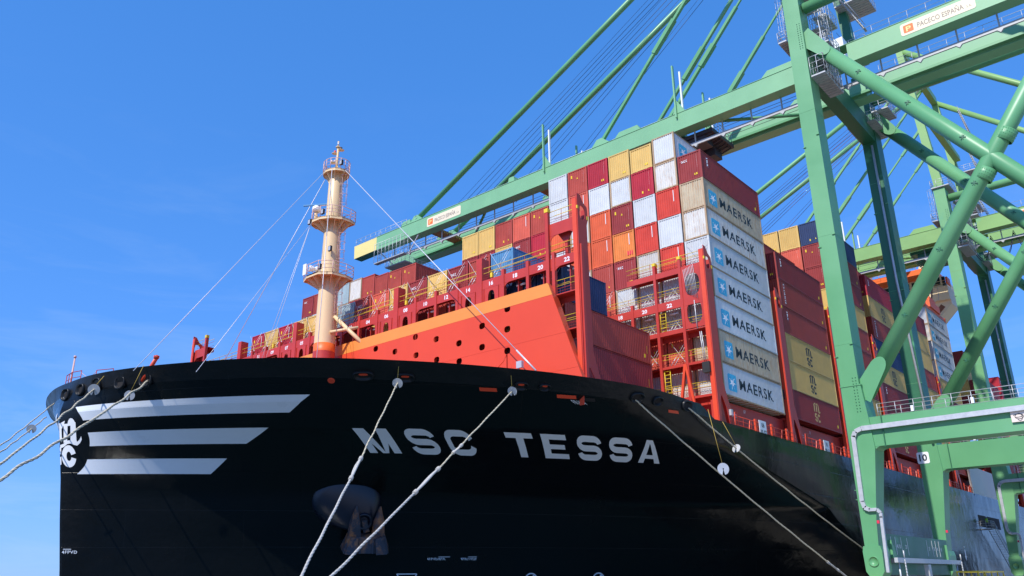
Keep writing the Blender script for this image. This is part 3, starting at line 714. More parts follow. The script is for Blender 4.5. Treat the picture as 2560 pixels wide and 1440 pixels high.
ORG = MB(); ORG.prism([Vector((BWX-.012, bw_left(zt), zt)), Vector((BWX-.012, 5.2, 22.85)), Vector((BWX-.012, 56.6, 22.85)), Vector((BWX-.012, 61.8-bw_left(zt), zt))], (.085, 0, 0))
ORG.box(BWX-.012, BWX+.5, 5.25, 56.55, 22.851, 22.9)
ORG.build('orange_band', M_['orange'], BW)
mb = MB()                      # slanting edge plate facing port and stiffeners behind
for sgn in (0, 1):
    def yy(v): return v if sgn == 0 else 61.8-v
    mb.prism([Vector((BWX+.062, yy(bw_left(14.6)), 14.6)), Vector((BWX+.062, yy(5.2), 22.85)), Vector((BWX+1.0, yy(5.35), 22.85)), Vector((BWX+.75, yy(bw_left(14.6)+.1), 14.6))], (0, .05 if sgn == 0 else -.05, 0))
for k in range(1, 21):
    mb.box(BWX+.062, BWX+.35, 5.4+k*2.4, 5.43+k*2.4, 14.8, 22.5)
mb.build('edge_plate', M_['lborange'], BW)
mb = MB()                      # horizontal weld seams
for z in (16.0, 18.75): mb.box(BWX-.012, BWX, bw_left(z)+.05, 58, z, z+.02)
mb.build('weld_seam', M_['wallred'], BW)
# handrails and steps in front of the breakwater
def railing(mb, pts, h=1.05, r=.024, posts=1.5, mids=(.38, .72), pr=None):
    pts = [Vector(p) for p in pts]
    mb.path([p+Vector((0, 0, h)) for p in pts], r, 5)
    for m_ in mids: mb.path([p+Vector((0, 0, h*m_)) for p in pts], r*.8, 4)
    for i in range(len(pts)-1):
        L = (pts[i+1]-pts[i]).length; k = max(1, round(L/posts))
        for j in range(k+(1 if i == len(pts)-2 else 0)):
            p = pts[i]+(pts[i+1]-pts[i])*j/k; mb.tube(p, p+Vector((0, 0, h)), pr or r, 5)
mb = MB(); railing(mb, [(-18.4, 19.2, 15.1), (-18.4, 16.0, 15.1)], 1.2); mb.path([(-18.3, 19.2, 15.2), (-18.3, 19.4, 17.2), (-18.3, 19.0, 18.3)], .04, 5)
mb.path([(-18.3, 19.55, 15.2), (-18.3, 19.6, 17.0), (-18.3, 19.0, 18.3)], .04, 5)
mb.build('handrail', M_['wallred'], BW)
mb = MB(); mb.path([(-18.2, 14.6, 14.6), (-18.2, 14.6, 16.4), (-18.2, 14.1, 16.7), (-18.2, 9.9, 16.4), (-18.2, 8.7, 17.2), (-18.2, 8.3, 17.7), (-18.2, 8.3, 14.6)], .04, 6)
for y in (12.6, 10.4, 9.3): mb.tube((-18.2, y, 14.6), (-18.2, y, 16.5), .035, 5)
mb.build('handrail', M_['wallred'], BW)
mb = MB(); mb.beam((-18.9, 6.6, 15.2), (-18.9, 6.6, 16.3), .08, .08); mb.box(-19.0, -18.75, 6.25, 6.75, 16.2, 16.7); mb.build('floodlight', M_['galv'], BW)

# ------------------------------------------------------------------ foremast
MX, MY = -18.45, 30.55
MAST = empty('foremast', (MX, MY, 13.3), parent=SHIP)
def part(mb, name, mt, par): return mb.build(name, M_[mt] if isinstance(mt, str) else mt, par)
mb = MB(); mb.lathe((MX, MY, 0), [(.97, 22.7), (.90, 27.5), (.87, 29.2), (.84, 31.5), (.76, 35), (.72, 36.2), (.66, 40.5), (.5, 40.75)], 32); part(mb, 'shaft', 'mast', MAST)
mb = MB(); mb.lathe((MX, MY, 0), [(1.0, 21.95), (.99, 22.72), (.95, 22.73)], 32); part(mb, 'orange_ring', 'bridgeorange', MAST)
mb = MB(); mb.lathe((MX, MY, 0), [(1.02, 13.3), (1.01, 21.94)], 32); part(mb, 'base', 'shipred', MAST)
def platform(z, poly, r_in, zin, nm='platform', ribs=12, th=.28):
    mb = MB(); P = [Vector((MX+x, MY+y, z)) for x, y in poly]; k = len(P)
    mb.prism(P, (0, 0, -th*.4))
    low = [Vector((MX+x*r_in/math.hypot(x, y), MY+y*r_in/math.hypot(x, y), zin)) for x, y in poly]
    edge = [p-Vector((0, 0, th)) for p in P]
    v = P+edge+low; fs = [(i, (i+1) % k, k+(i+1) % k, k+i) for i in range(k)]
    ci = [Vector((MX+x*.93, MY+y*.93, z-th)) for x, y in poly]
    mb.add(P+edge, fs)
    # underside cone starts well inside the rim
    rim = [Vector((MX+x*.9, MY+y*.9, z-th*.5)) for x, y in poly]
    inn = [Vector((MX+x*(r_in+.02)/math.hypot(x, y), MY+y*(r_in+.02)/math.hypot(x, y), z-th*.5)) for x, y in poly]
    o_ = part(mb, nm, 'mast', MAST)
    mb = MB()
    for i in range(ribs):
        a = 2*math.pi*i/ribs; # radial bracket
        # distance to polygon edge along a
        best = 9
        for j in range(k):
            x1, y1 = poly[j]; x2, y2 = poly[(j+1) % k]; dx, dy = math.cos(a), math.sin(a)
            den = dx*(y2-y1)-dy*(x2-x1)
            if abs(den) < 1e-9: continue
            t_ = (x1*(y2-y1)-y1*(x2-x1))/den; u_ = (x1*dy-y1*dx)/den
            if t_ > 0 and -1e-6 <= u_ <= 1+1e-6: best = min(best, t_)
        d = Vector((math.cos(a), math.sin(a), 0)); tn = Vector((-d.y, d.x, 0))*.03; c = Vector((MX, MY, 0))
        mb.prism([c+d*(r_in*.9)+Vector((0, 0, z-.1))-tn, c+d*best*.98+Vector((0, 0, z-.1))-tn, c+d*best*.98+Vector((0, 0, z-.26))-tn, c+d*(r_in*1.25)+Vector((0, 0, zin+.55))-tn, c+d*(r_in*.9)+Vector((0, 0, zin))-tn], tn*2)
    mb.build('bracket', M_['mast'], o_)
    mb = MB(); railing(mb, [p*1 for p in P]+[P[0]], 1.1, .035, 1.3, (.35, .68)); mb.build('railing', M_['pinkrail'], o_)
    return o_
octo = lambda a, b_, c=.4: [(a, -b_*c), (a, b_*c), (a*c, b_), (-a*c, b_), (-a, b_*c), (-a, -b_*c), (-a*c, -b_), (a*c, -b_)]
platform(29.3, [(x*.76, y*.66) for x, y in [(2.0, -2.6), (2.0, 2.6), (.8, 3.1), (-1.9, 3.1), (-2.5, 1.4), (-2.5, -1.2), (-1.3, -2.75), (.6, -3.0)]], .86, 27.7)
platform(35.15, [(x*.76, y*.68) for x, y in [(1.9, -2.4), (1.5, 2.0), (.5, 2.7), (-.8, 2.9), (-1.8, 2.4), (-2.4, 1.3), (-2.3, -.4), (-1.6, -1.9), (-.4, -2.7), (.9, -2.75)]], .74, 33.6)
platform(40.55, [(1.25*math.cos(a), 1.4*math.sin(a)) for a in [2*math.pi*i/16 for i in range(16)]], .66, 39.2, ribs=8)
mb = MB(); mb.tube((MX, MY, 40.6), (MX, MY, 43.6), .13, 10, r2=.1); mb.tube((MX, MY, 43.6), (MX, MY, 44.2), .09, 8)
mb.lathe((MX, MY, 43.55), [(.05, -.05), (.24, -.05), (.24, .03), (.05, .03)], 12)
for dx, dy, z in ((-.1, .55, 41.9), (-.1, .35, 42.9), (.1, -.4, 43.1)):
    mb.lathe((MX+dx, MY+dy, z), [(.0, -.12), (.28, -.03), (.32, .0), (.0, .01)], 12)
    mb.beam((MX, MY, z-.1), (MX+dx, MY+dy, z-.05), .06, .06)
for a in (.6, 2.5, 4.4): mb.tube((MX+.6*math.cos(a), MY+.6*math.sin(a), 40.6), (MX, MY, 41.5), .035, 5)
part(mb, 'topmast', 'mast', MAST)
for dx, dy, z, mt in ((-.2, .66, 41.92, 'galv'), (.0, .42, 41.92, 'galv'), (-.1, .35, 42.92, 'wallred'), (.1, -.4, 43.12, 'black'), (0, 0, 43.75, 'galv')):
    mb = MB(); mb.lathe((MX+dx, MY+dy, z), [(.0, 0), (.1, 0), (.1, .3), (.0, .34)], 10); part(mb, 'navigation_light', mt, MAST)
# caged ladders on the aft port side
mb = MB(); lx, ly = MX+.55, MY-.95
def ladder(mb, p, q, w_=.4, step=.33, r=.022, side=(1, 0, 0)):
    p = Vector(p); q = Vector(q); sd = Vector(side)*w_/2; mb.tube(p-sd, q-sd, r, 4); mb.tube(p+sd, q+sd, r, 4)
    k = int((q-p).length/step)
    for i in range(1, k): c = p+(q-p)*i/k; mb.tube(c-sd, c+sd, r*.8, 4)
def cage(mb, p, q, out, r=.38, step=.9, side=(1, 0, 0)):
    p = Vector(p); q = Vector(q); out = Vector(out); sd = Vector(side); k = max(1, int((q-p).length/step)); hoops = []
    for i in range(k+1):
        c = p+(q-p)*i/k; hp_ = [c+sd*r*math.cos(a)+out*(.05+r*1.6*math.sin(a)) for a in [math.pi*j/8 for j in range(9)]]; mb.path(hp_, .022, 4); hoops.append(hp_)
    for j in (1, 4, 7): mb.path([h_[j] for h_ in hoops], .018, 4)
outv = Vector((.25, -.97, 0)).normalized(); sdv = Vector((.97, .25, 0))
for z0, z1, rr0 in ((24.0, 28.6, .95), (29.4, 34.6, .85), (35.3, 40.0, .72)):
    for (a0, a1) in ((z0, z1),):
        c0 = Vector((MX, MY, a0))+outv*(rr0+.12); c1 = Vector((MX, MY, a1))+outv*(rr0+.08)
        ladder(mb, c0, c1, side=sdv); cage(mb, c0+Vector((0, 0, 1.6)), c1, outv, side=sdv)
part(mb, 'caged_ladder', 'pinkrail', MAST)
# radar scanner, horn, lamps
mb = MB(); mb.tube((MX-1.1, MY+1.35, 35.2), (MX-1.1, MY+1.35, 36.4), .16, 10); part(mb, 'radar_post', 'mast', MAST)
mb = MB(); mb.lathe((MX-1.1, MY+1.35, 36.4), [(0, 0), (.38, 0), (.42, .2), (.38, .45), (.2, .6), (0, .62)], 14); r_ = part(mb, 'radar_housing', 'white', MAST)
mb = MB(); d_ = Vector((.55, -.83, 0)); c = Vector((MX-1.1, MY+1.35, 37.12)); mb.beam(c-d_*1.35, c+d_*1.35, .16, .13); mb.build('radar_scanner', paint('blue_scanner_paint', (.03, .2, .42)), r_)
mb = MB(); c = Vector((MX-1.7, MY+.9, 30.1)); mb.tube(c+Vector((.6, -.3, 0)), c, .12, 10, r2=.34); mb.lathe(c+Vector((.7, -.35, .0)), [(0, -.2), (.25, -.2), (.25, .2), (0, .2)], 10); part(mb, 'ship_horn', 'white', MAST)
mb = MB(); mb.box(MX-1.75, MX-1.68, MY+1.35, MY+1.85, 29.6, 30.7); part(mb, 'white_panel', 'white', MAST)
for (x, y, z) in ((-1.75, -.8, 29.8), (-1.8, 1.3, 35.0), (-1.65, -.5, 35.6), (-.5, -1.35, 41.1), (-.8, -.9, 31.9)):
    mb = MB(); c = Vector((MX+x, MY+y, z)); mb.box(c.x-.08, c.x+.12, c.y-.2, c.y+.2, c.z-.24, c.z+.26); f_ = part(mb, 'floodlight', 'black', MAST)
    mb = MB(); mb.box(c.x-.09, c.x-.081, c.y-.16, c.y+.16, c.z-.2, c.z+.22); mb.build('lamp_glass', M_['greyglass'] if 'greyglass' in M_ else M_['galv'], f_)
# raking struts
mb = MB(); mb.tube((MX+.2, MY-1.0, 25.3), (BWX+.7, MY-4.3, 21.6), .19, 12); mb.tube((MX-.2, MY-1.0, 23.7), (BWX+.1, MY-2.9, 24.15), .14, 10)
mb.tube((MX+.2, MY+1.0, 25.3), (BWX+.7, MY+4.3, 21.6), .19, 12)
part(mb, 'raking_strut', 'mast', MAST)
# guy wires
def guy(p, q, r=.028, name='guy_wire', mt='steelwire', par=MAST):
    mb = MB(); mb.tube(p, q, r, 6); return part(mb, name, mt, par)
guy((MX-.1, MY-1.6, 40.3), (-18.4, 5.5, 16.0), .035); mb = MB(); mb.tube((-18.4, 7.2, 17.75), (-18.4, 5.4, 15.9), .07, 6); part(mb, 'turnbuckle', 'rod', MAST)
guy((MX-1.35, MY, 40.3), (-39.6, 21.5, 14.8), .024); guy((MX-1.8, MY+.8, 34.9), (-37.3, 17.8, 14.5), .02)
guy((MX-1.2, MY-.9, 40.3), (-20.9, MY-2.3, 13.5), .035); guy((MX-1.6, MY+1.4, 34.8), (-20.5, 40.0, 15.3), .02); guy((MX-1.5, MY+1.6, 34.8), (-20.5, 41.2, 15.3), .02)
guy((MX-.2, MY+1.6, 40.3), (-18.4, 56.3, 16.0), .035)
# ------------------------------------------------------------------ bow fittings
mb = MB(); mb.tube((-39.2, 32.4, 13.6), (-39.2, 32.4, 17.75), .08, 10, r2=.055); mb.tube((-39.2, 32.4, 17.75), (-39.2, 32.4, 17.9), .1, 8)
part(mb, 'jackstaff', 'pinkrail', SHIP)
mb = MB(); railing(mb, [(-39.2, 33.3, 15.2), (-39.35, 32.0, 15.2), (-39.1, 31.0, 15.2)], 1.35, .032, .75, (.35, .68)); part(mb, 'bow_ladder', 'redrail', SHIP)
mb = MB(); railing(mb, [(-38.9, 28.9, 15.3), (-38.3, 27.6, 15.3)], .95, .03, 1.2, ()); part(mb, 'bow_rail', 'redrail', SHIP)
mb = MB(); mb.path([(-39.1, 31.0, 16.4), (-39.0, 30.2, 15.95), (-38.95, 29.5, 15.9), (-38.9, 28.9, 16.2)], .018, 4); part(mb, 'safety_chain', 'pinkrail', SHIP)
mb = MB(); mb.tube((-38.0, 23.7, 14.6), (-37.9, 22.2, 16.1), .13, 12); mb.lathe((-37.9, 22.2, 16.15), [(0, -.1), (.17, -.08), (.19, .1), (0, .18)], 12); part(mb, 'davit', 'wallred', SHIP)
# mooring winches on the forecastle deck (seen from a step to the side)
for k, y in enumerate((18, 25, 37, 44)):
    mb = MB(); mb.tube((-28, y-1.6, 14.5), (-28, y+1.6, 14.5), .55, 16); mb.box(-28.8, -27.2, y-1.9, y-1.65, 13.3, 15.2); mb.box(-28.8, -27.2, y+1.65, y+1.9, 13.3, 15.2); part(mb, 'mooring_winch', 'lborange', SHIP)

# ------------------------------------------------------------------ lashing bridges
LVZ = [16.31, 19.22, 22.13, 25.1, 28.0]
def ynum(r): return '%02d' % (24-2*(r+0) if r < 12 else 2*(r-12)+1)
NUMS = {1: '22', 2: '20', 3: '18', 4: '16', 5: '14', 6: '12', 7: '10', 8: '08', 9: '06', 10: '04', 11: '02', 12: '01', 13: '03', 14: '05', 15: '07', 16: '09', 17: '11', 18: '13', 19: '15'}
NUMT = {k: text_polys(v, .36, .03, 1.15) for k, v in NUMS.items()}
def lashing_bridge(X, r_port, zbot, topz, numbers=True, detail=2, zd=13.3):
    """X: foremost plane; r_port: row edge of the port tower"""
    root = empty('lashing_bridge', (X, r_port*PITCH, zbot), parent=SHIP)
    ye = r_port*PITCH; yo = 61.8-ye; XT = X+1.15
    # towers
    for sgn in (0, 1):
        def yy(v): return ye+v if sgn == 0 else yo-v
        y0, y1 = sorted((yy(0), yy(.42)))
        mb = MB()
        n_ = 14
        # side plates with an oval hole near the top and an opening in the foot
        for yp in ((yy(0), .05 if sgn == 0 else -.05),):
            y_, dy = yp
            zt_ = topz
            outer = [(X, zt_-.35), (X, zt_-1.1), (X, zt_-1.9), (X+.5, zt_-2.4), (XT, zt_-2.4), (XT+.15, zt_-1.9), (XT+.15, zt_-1.1), (XT+.1, zt_-.85), (X+.8, zt_-.6), (X+.4, zt_-.05)]
            cx, cz = X+.62, zt_-1.5
            inner = [(cx-.3, cz+.45), (cx-.33, cz+.05), (cx-.33, cz-.3), (cx-.12, cz-.58), (cx+.12, cz-.58), (cx+.33, cz-.3), (cx+.33, cz+.05), (cx+.3, cz+.35), (cx+.15, cz+.52), (cx-.1, cz+.58)]
            mb.holed([Vector((a, y_, b_)) for a, b_ in outer], [Vector((a, y_, b_)) for a, b_ in inner], (0, dy, 0))
            mb.prism([Vector((X, y_, zt_-.35)), Vector((X, y_, zt_)), Vector((X+.4, y_, zt_-.05))], (0, dy, 0))
            mb.prism([Vector((a, y_, b_)) for a, b_ in [(X, zt_-1.9), (X+.5, zt_-2.4), (XT, zt_-2.4), (XT+.15, zt_-1.9)]][::-1], (0, dy, 0)) if False else None
            mb.prism([Vector((X, y_, 17.4)), Vector((X, y_, zt_-1.9)), Vector((X+.5, y_, zt_-2.4)), Vector((XT, y_, zt_-2.4)), Vector((XT+.1, y_, 17.4))], (0, dy, 0))
            # flared foot: a frame round an opening
            f0 = [(X, 17.4), (XT+.1, 17.4), (XT+1.0, 15.2), (XT+1.35, zd), (XT+.85, zd), (XT+.3, 15.2), (XT-.35, 16.1), (X+.62, 16.1), (X+.45, 15.2), (X+.45, zd), (X, zd)]
            mb.prism([Vector((a, y_, b_)) for a, b_ in f0], (0, dy, 0))
        mb.box(X-.0, X+.05, min(yy(.05), yy(.5)), max(yy(.05), yy(.5)), zd, topz-.3)
        mb.box(XT, XT+.05, min(yy(.05), yy(.5)), max(yy(.05), yy(.5)), 17.4, topz-1)
        mb.prism([Vector((XT+.05, yy(.05), 17.4)), Vector((XT+1.3, yy(.05), zd)), Vector((XT+1.3, yy(.5), zd)), Vector((XT+.05, yy(.5), 17.4))], (.05, 0, 0))
        mb.box(X+.46, X+.5, min(yy(.05), yy(.9)), max(yy(.05), yy(.9)), zd, 16.1)
        t_ = part(mb, 'tower', 'shipred', root)
        mb = MB(); mb.box(X-.03, X+.13, min(yy(-.02), yy(.46)), max(yy(-.02), yy(.46)), topz-1.3, topz-1.05); mb.build('yellow_cap', M_['yellow'], t_)
        mb = MB(); mb.box(XT+.02, XT+.2, min(yy(-.02), yy(.4)), max(yy(-.02), yy(.4)), topz-1.9, topz-1.6); mb.build('yellow_cap', M_['yellow'], t_)
        mb = MB(); mb.box(X-.06, X-.004, min(yy(.08), yy(.46)), max(yy(.08), yy(.46)), 13.35, topz-.4); mb.build('front_flange', M_['lborange'], t_)
    XL = X+.25
    # walkway plates at each level
    for i, z in enumerate(LVZ):
        if z < zbot+.5 or z > topz-1: continue
        top_lvl = z > 27
        spans = [(ye+.4, yo-.4)] if not top_lvl else ([(ye+.5, ye+3.0), (yo-3.0, yo-.5)] if r_port else [(ye+.5, ye+8.2), (yo-8.2, yo-.5)])
        for (a, c) in spans:
            mb = MB(); mb.box(XL, XT, a, c, z-.08, z); mb.box(XT-.05, XT-.0, a, c, z-.5, z-.081)
            w_ = part(mb, 'walkway', 'shipred', root)
            if detail:
                mb = MB(); mb.tube((XL+.1, a, z+1.1), (XL+.1, c, z+1.1), .027, 5); mb.build('yellow_rail', M_['yellow'], w_)
                mb = MB()
                for q in range(int((c-a)/1.29)+1): mb.tube((XL+.1, a+1.29*q, z), (XL+.1, a+1.29*q, z+1.1), .022, 4)
                for zz in (.3, .78): mb.tube((XT-.08, a, z+zz), (XT-.08, c, z+zz), .02, 4)
                for zz in (.22, .44): mb.tube((XL+.1, a, z+zz), (XL+.1, c, z+zz), .016, 4)
                mb.build('red_rail', M_['redrail'], w_)
                mb = MB(); mb.tube((XT-.08, a, z+1.1), (XT-.08, c, z+1.1), .026, 5); mb.tube((XL+.1, a, z+.66), (XL+.1, c, z+.66), .02, 4); mb.build('yellow_rail', M_['yellow'], w_)
    # label beam (rows 1..22)
    zl = 25.1
    r0_, r1_ = (int(r_port)+1, 23-int(r_port)) if r_port else (0+3, 21)
    mb = MB(); mb.box(XL-.06, XL, ye+.4, yo-.4, zl-.78, zl-.02); part(mb, 'number_beam', 'shipred', root)
    pk = (5, 9, 15, 19)
    for r in range(1, 23):
        y0 = r*PITCH; y1 = y0+PITCH
        if y0 < ye-.1 or y1 > yo+.1: continue
        grp = 'solid' if r in (4, 5, 8, 9+0, 14, 15, 18, 19) else 'open'
        if r in (9,): grp = 'solid'
        zt_, zb_ = zl-.78, LVZ[2]+.02
        mb = MB()
        if not r_port and r < 3: pass
        elif grp == 'solid':
            plate_cell(mb, XL-.05, y0+.02, y1-.02, zb_, zt_, ((y0+y1)/2, (zb_+zt_)/2+.1, .36, .75), th=.05)
            mb.box(XL-.13, XL-.051, y0+.45, y0+.52, zb_, zt_); mb.box(XL-.13, XL-.051, y1-.52, y1-.45, zb_, zt_)
            part(mb, 'oval_panel', 'shipred', root)
        else:
            cy = (y0+y1)/2
            # haunched corner on the outboard side of each pair
            left_pair = (r in (2, 6, 10, 12, 16, 20, 1))
            for yc, sg in ((y0, 1), (y1, -1)):
                pr = [Vector((XL-.05, yc, zt_))]+[Vector((XL-.05, yc+sg*(.75-.75*math.sin(a)), zt_-.75+.75*math.cos(a))) for a in [math.pi/2*j/6 for j in range(7)]]
                if (sg == 1) == (r % 2 == 0): mb.prism(pr, (.05, 0, 0))
            mb.box(XL+.3, XT-.1, cy-.04, cy+.04, zb_, zt_)
            part(mb, 'arched_bay', 'shipred', root)
        # the post on the port side of the row
        mb = MB(); tall = r in pk; zp = zl+.45 if not tall else zl+2.0
        wp = .28 if not tall else .62
        mb.box(XL-.12, XL+(.18 if not tall else .75), y0-wp/2, y0+wp/2, zbot, zp) if (r_port or r > 2) else mb.box(XL-.12, XL+.3, y0-.13, y0+.13, zbot, 29.0)
        if tall: pass
        pst = part(mb, 'post', 'shipred', root)
        if not r_port and r <= 2: mb = MB(); mb.box(XL-.15, XL+.33, y0-.16, y0+.16, 28.75, 29.02); mb.build('yellow_cap', M_['yellow'], pst)
        if numbers and r in NUMT:
            mb = MB(); tp = NUMT[r]; wt = text_w(tp); ycn = y0+PITCH/2
            put_text(mb, tp, lambda u, v: (XL-.066, ycn+wt/2-u, zl-.6+v)); part(mb, 'row_number', 'white', root)
        if detail and r % 4 == 0:
            mb = MB(); mb.box(XL-.06, XL+.14, y0+PITCH*.5-.11, y0+PITCH*.5+.11, zl+.1, zl+.5); mb2 = part(mb, 'socket_box', 'yellow', root)
        if detail:
            mb = MB(); mb.tube((XT-.3, y0+.8, zt_-.25), (XT-.3, y0+1.7, zt_-.25), .09, 8); part(mb, 'lamp_tube', 'white', root)
    # upper level near the towers
    if r_port:
        for sgn in (0, 1):
            def yy(v): return ye+v if sgn == 0 else yo-v
            mb = MB(); a, c = sorted((yy(.42), yy(2.9)))
            mb.box(XL-.06, XL, a, c, 26.95, 27.98)
            for yc, sg in ((a, 1), (c, -1)):
                pr = [Vector((XL-.05, yc, 26.95))]+[Vector((XL-.05, yc+sg*(.7-.7*math.sin(q)), 26.95-.7+.7*math.cos(q))) for q in [math.pi/2*j/6 for j in range(7)]]
                mb.prism(pr, (.05, 0, 0))
            mb.beam((XL+.55, (a+c)/2, 25.1), (XL+.55, (a+c)/2, 27.9), .25, .25)
            mb.prism([Vector((XL+.4, a, 27.9)), Vector((XL+.4, (a+c)/2-.12, 26.3)), Vector((XL+.4, (a+c)/2+.12, 26.3)), Vector((XL+.4, c, 27.9))], (.05, 0, 0))
            part(mb, 'arched_bay', 'shipred', root)
            mb = MB(); y_ = yy(3.0); mb.box(X-.03, X+.27, y_-.15, y_+.15, zbot, 29.3); p_ = part(mb, 'post', 'shipred', root)
            mb = MB(); mb.box(X-.06, X+.3, y_-.18, y_+.18, 29.0, 29.33); mb.build('yellow_cap', M_['yellow'], p_)
    else:
        for sgn in (0, 1):
            def yy(v): return ye+v if sgn == 0 else yo-v
            # outboard panel with two rounded windows
            mb = MB(); a, c = sorted((yy(.5), yy(2.45)))
            for z0, z1, hz in ((25.0, 27.9, 26.15), (22.2, 25.0, 23.55)):
                plate_cell(mb, XL-.05, a, c, z0, z1, ((a+c)/2, hz, .72, 1.02), th=.12)
            part(mb, 'window_panel', 'shipred', root)
            mb = MB()
            for (q0, q1, z0_, z1_) in ((2.5, 8.1, 27.45, 27.95), (2.5, 8.1, 22.0, 22.4), (.3, 5.4, 19.0, 19.22), (.3, 5.4, 16.1, 16.3)):
                mb = MB(); mb.box(XL-.06, XL+.06, *sorted((yy(q0), yy(q1))), z0_, z1_); part(mb, 'cross_beam', 'shipred', root)
            mb = MB(); mb.beam((X+.1, yy(2.75), 19.1), (X+.1, yy(3.7), 14.2), .22, .22); mb.beam((X+.1, yy(2.7), 19.1), (X+.1, yy(2.0), 14.5), .2, .2); part(mb, 'diagonal_brace', 'lborange', root)
            for yl, z0, z1 in ((4.7, 22.2, 25.1), (4.7, 16.3, 19.2)):
                mb = MB(); ladder(mb, (XL+.15, yy(yl), z0), (XL+.15, yy(yl), z1), .55, .3, .04, side=(0, 1, 0)); part(mb, 'ladder', 'yellow', root)
            mb = MB(); mb.box(X-.35, X+.15, *sorted((yy(.3), yy(.95))), 18.0, 18.9); part(mb, 'louvred_box', 'black', root)
    return root
# lashing rods: crossed rods with turnbuckles in front of container ends
def rods(root, X, r, z0, z1, cross=True, seed=0):
    rd = random.Random(seed); mb = MB(); xc = X+1.2
    y0 = r*PITCH+.08; y1 = y0+2.3
    def rod(a, b_, th=.016):
        a = Vector(a); b_ = Vector(b_); d = b_-a; mb.tube(a, b_, th, 4); mb.tube(a, a+d*.28, .035, 5)
    rod((xc-.35, y0+1.9, z0), (xc+.02, y0+.05, z1)); rod((xc-.35, y0+.35, z0), (xc+.02, y1-.05, z1))
    if cross: rod((xc-.3, y0+1.55, z0), (xc+.02, y0+.1, z1-.35), .018)
    return part(mb, 'lashing_rod', 'rod', root)
LB1 = lashing_bridge(-16.5, 1, 14.5, 29.75, zd=14.5)
LB2 = lashing_bridge(-1.5, 0, 14.0, 29.4)
LBS = [lashing_bridge(-1.5+14.8*i, 0, 14.0, 31.0 if i > 1 else 29.4, numbers=False, detail=0 if i > 2 else 1) for i in range(1, 6)]+[lashing_bridge(105.5+14.8*i, 0, 14.0, 31.0, numbers=False, detail=0) for i in range(0, 4)]
for r in list(range(4, 19)): rods(LB1, -16.5, r, 25.3, 27.9, seed=r)
for r in range(2, 5): rods(LB1, -16.5, r, 22.3, 25.0, seed=r)
for r in (1, 2, 3, 4, 5, 6):
    rods(LB2, -1.5, r, 25.3, 27.9, seed=r+30)
    if r < 4: rods(LB2, -1.5, r, 22.3, 25.0, seed=r+50); rods(LB2, -1.5, r, 19.4, 22.0, seed=r+60)
rods(LB2, -1.5, 0, 28.2, 30.7, seed=80)
mb = MB()                         # spare rods hung on the outboard panel
for k in range(8): mb.tube((-1.42, 1.2+.14*k, 27.9-.04*k), (-1.42, 1.0+.14*k, 24.7+.1*k), .02, 4)
mb.tube((-1.42, 1.35, 24.6), (-1.42, 1.3, 22.0), .035, 5); mb.tube((-1.42, 1.1, 21.7), (-1.42, .95, 19.2), .035, 5); mb.tube((-1.42, .95, 21.7), (-1.42, .8, 19.2), .035, 5)
part(mb, 'spare_rods', 'rod', LB2)

# ------------------------------------------------------------------ containers
CW, HC, STD = 2.438, 2.896, 2.591
BASEZ, TIER = 16.31, 2.911
def corr(u, L, a=.16, pitch=.278, d0=.022, depth=.036):
    """breakpoints of a trapezoid corrugation between a and L-a: list of (u, d)"""
    n = max(1, round((L-2*a)/pitch)); p = (L-2*a)/n; out = [(a, d0)]
    for i in range(n):
        s = a+i*p; out += [(s+p*.33, d0), (s+p*.5, d0+depth), (s+p*.83, d0+depth), (s+p, d0)]
    return out
def shell_mesh(L, H):
    mb = MB(); z0, z1 = .15, H-.11
    def wall(prof, fn, smooth=False):
        vs = [fn(u, d, z) for u, d in prof for z in (z0, z1)]
        mb.add(vs, [(2*i, 2*i+2, 2*i+3, 2*i+1) for i in range(len(prof)-1)])
    side = corr(L, L)
    wall(side, lambda u, d, z: (u, d, z)); 
    n0 = len(mb.f)
    wall([(.16, .03), (L-.16, .03)], lambda u, d, z: (u, CW-d, z)); 
    front = corr(CW, CW, .15, .235, .03, .05)
    wall(front, lambda u, d, z: (d, u, z))
    wall([(.15, .04), (CW-.15, .04)], lambda u, d, z: (L-d, u, z))
    mb.add([(.1, .06, H-.03), (L-.1, .06, H-.03), (L-.1, CW-.06, H-.03), (.1, CW-.06, H-.03)], [(0, 1, 2, 3)])
    mb.add([(.1, .06, .12), (L-.1, .06, .12), (L-.1, CW-.06, .12), (.1, CW-.06, .12)], [(0, 3, 2, 1)])
    return mb.mesh('container_shell')
def frame_mesh(L, H):
    mb = MB(); q = .16
    for x in (0, L-q):
        for y in (0, CW-q):
            mb.box(x, x+q, y, y+q, .118, H-.118)
            for z in (0, H-.118): mb.box(x-.004, x+q+.014, y-.004, y+q+.004, z, z+.118)
    for y in (0.006, CW-.066):
        mb.box(q, L-q, y, y+.06, H-.09, H-.02); mb.box(q, L-q, y, y+.06, .03, .155)
    for x in (0.006, L-.086):
        mb.box(x, x+.08, q, CW-q, H-.12, H-.01); mb.box(x, x+.08, q, CW-q, .045, .165)
    # forklift/gooseneck blocks under the front sill, cross members below
    mb.box(.01, .09, .62, .72, 0, .045); mb.box(.01, .09, CW-.72, CW-.62, 0, .045)
    k = int(L/.9)
    for i in range(1, k): mb.box(i*L/k-.03, i*L/k+.03, .07, CW-.07, .03, .119)
    return mb.mesh('container_frame')
_sm = {}
def cm(kind, L, H):
    k = (kind, L, H)
    if k not in _sm: _sm[k] = (shell_mesh if kind == 's' else frame_mesh)(L, H)
    return _sm[k]
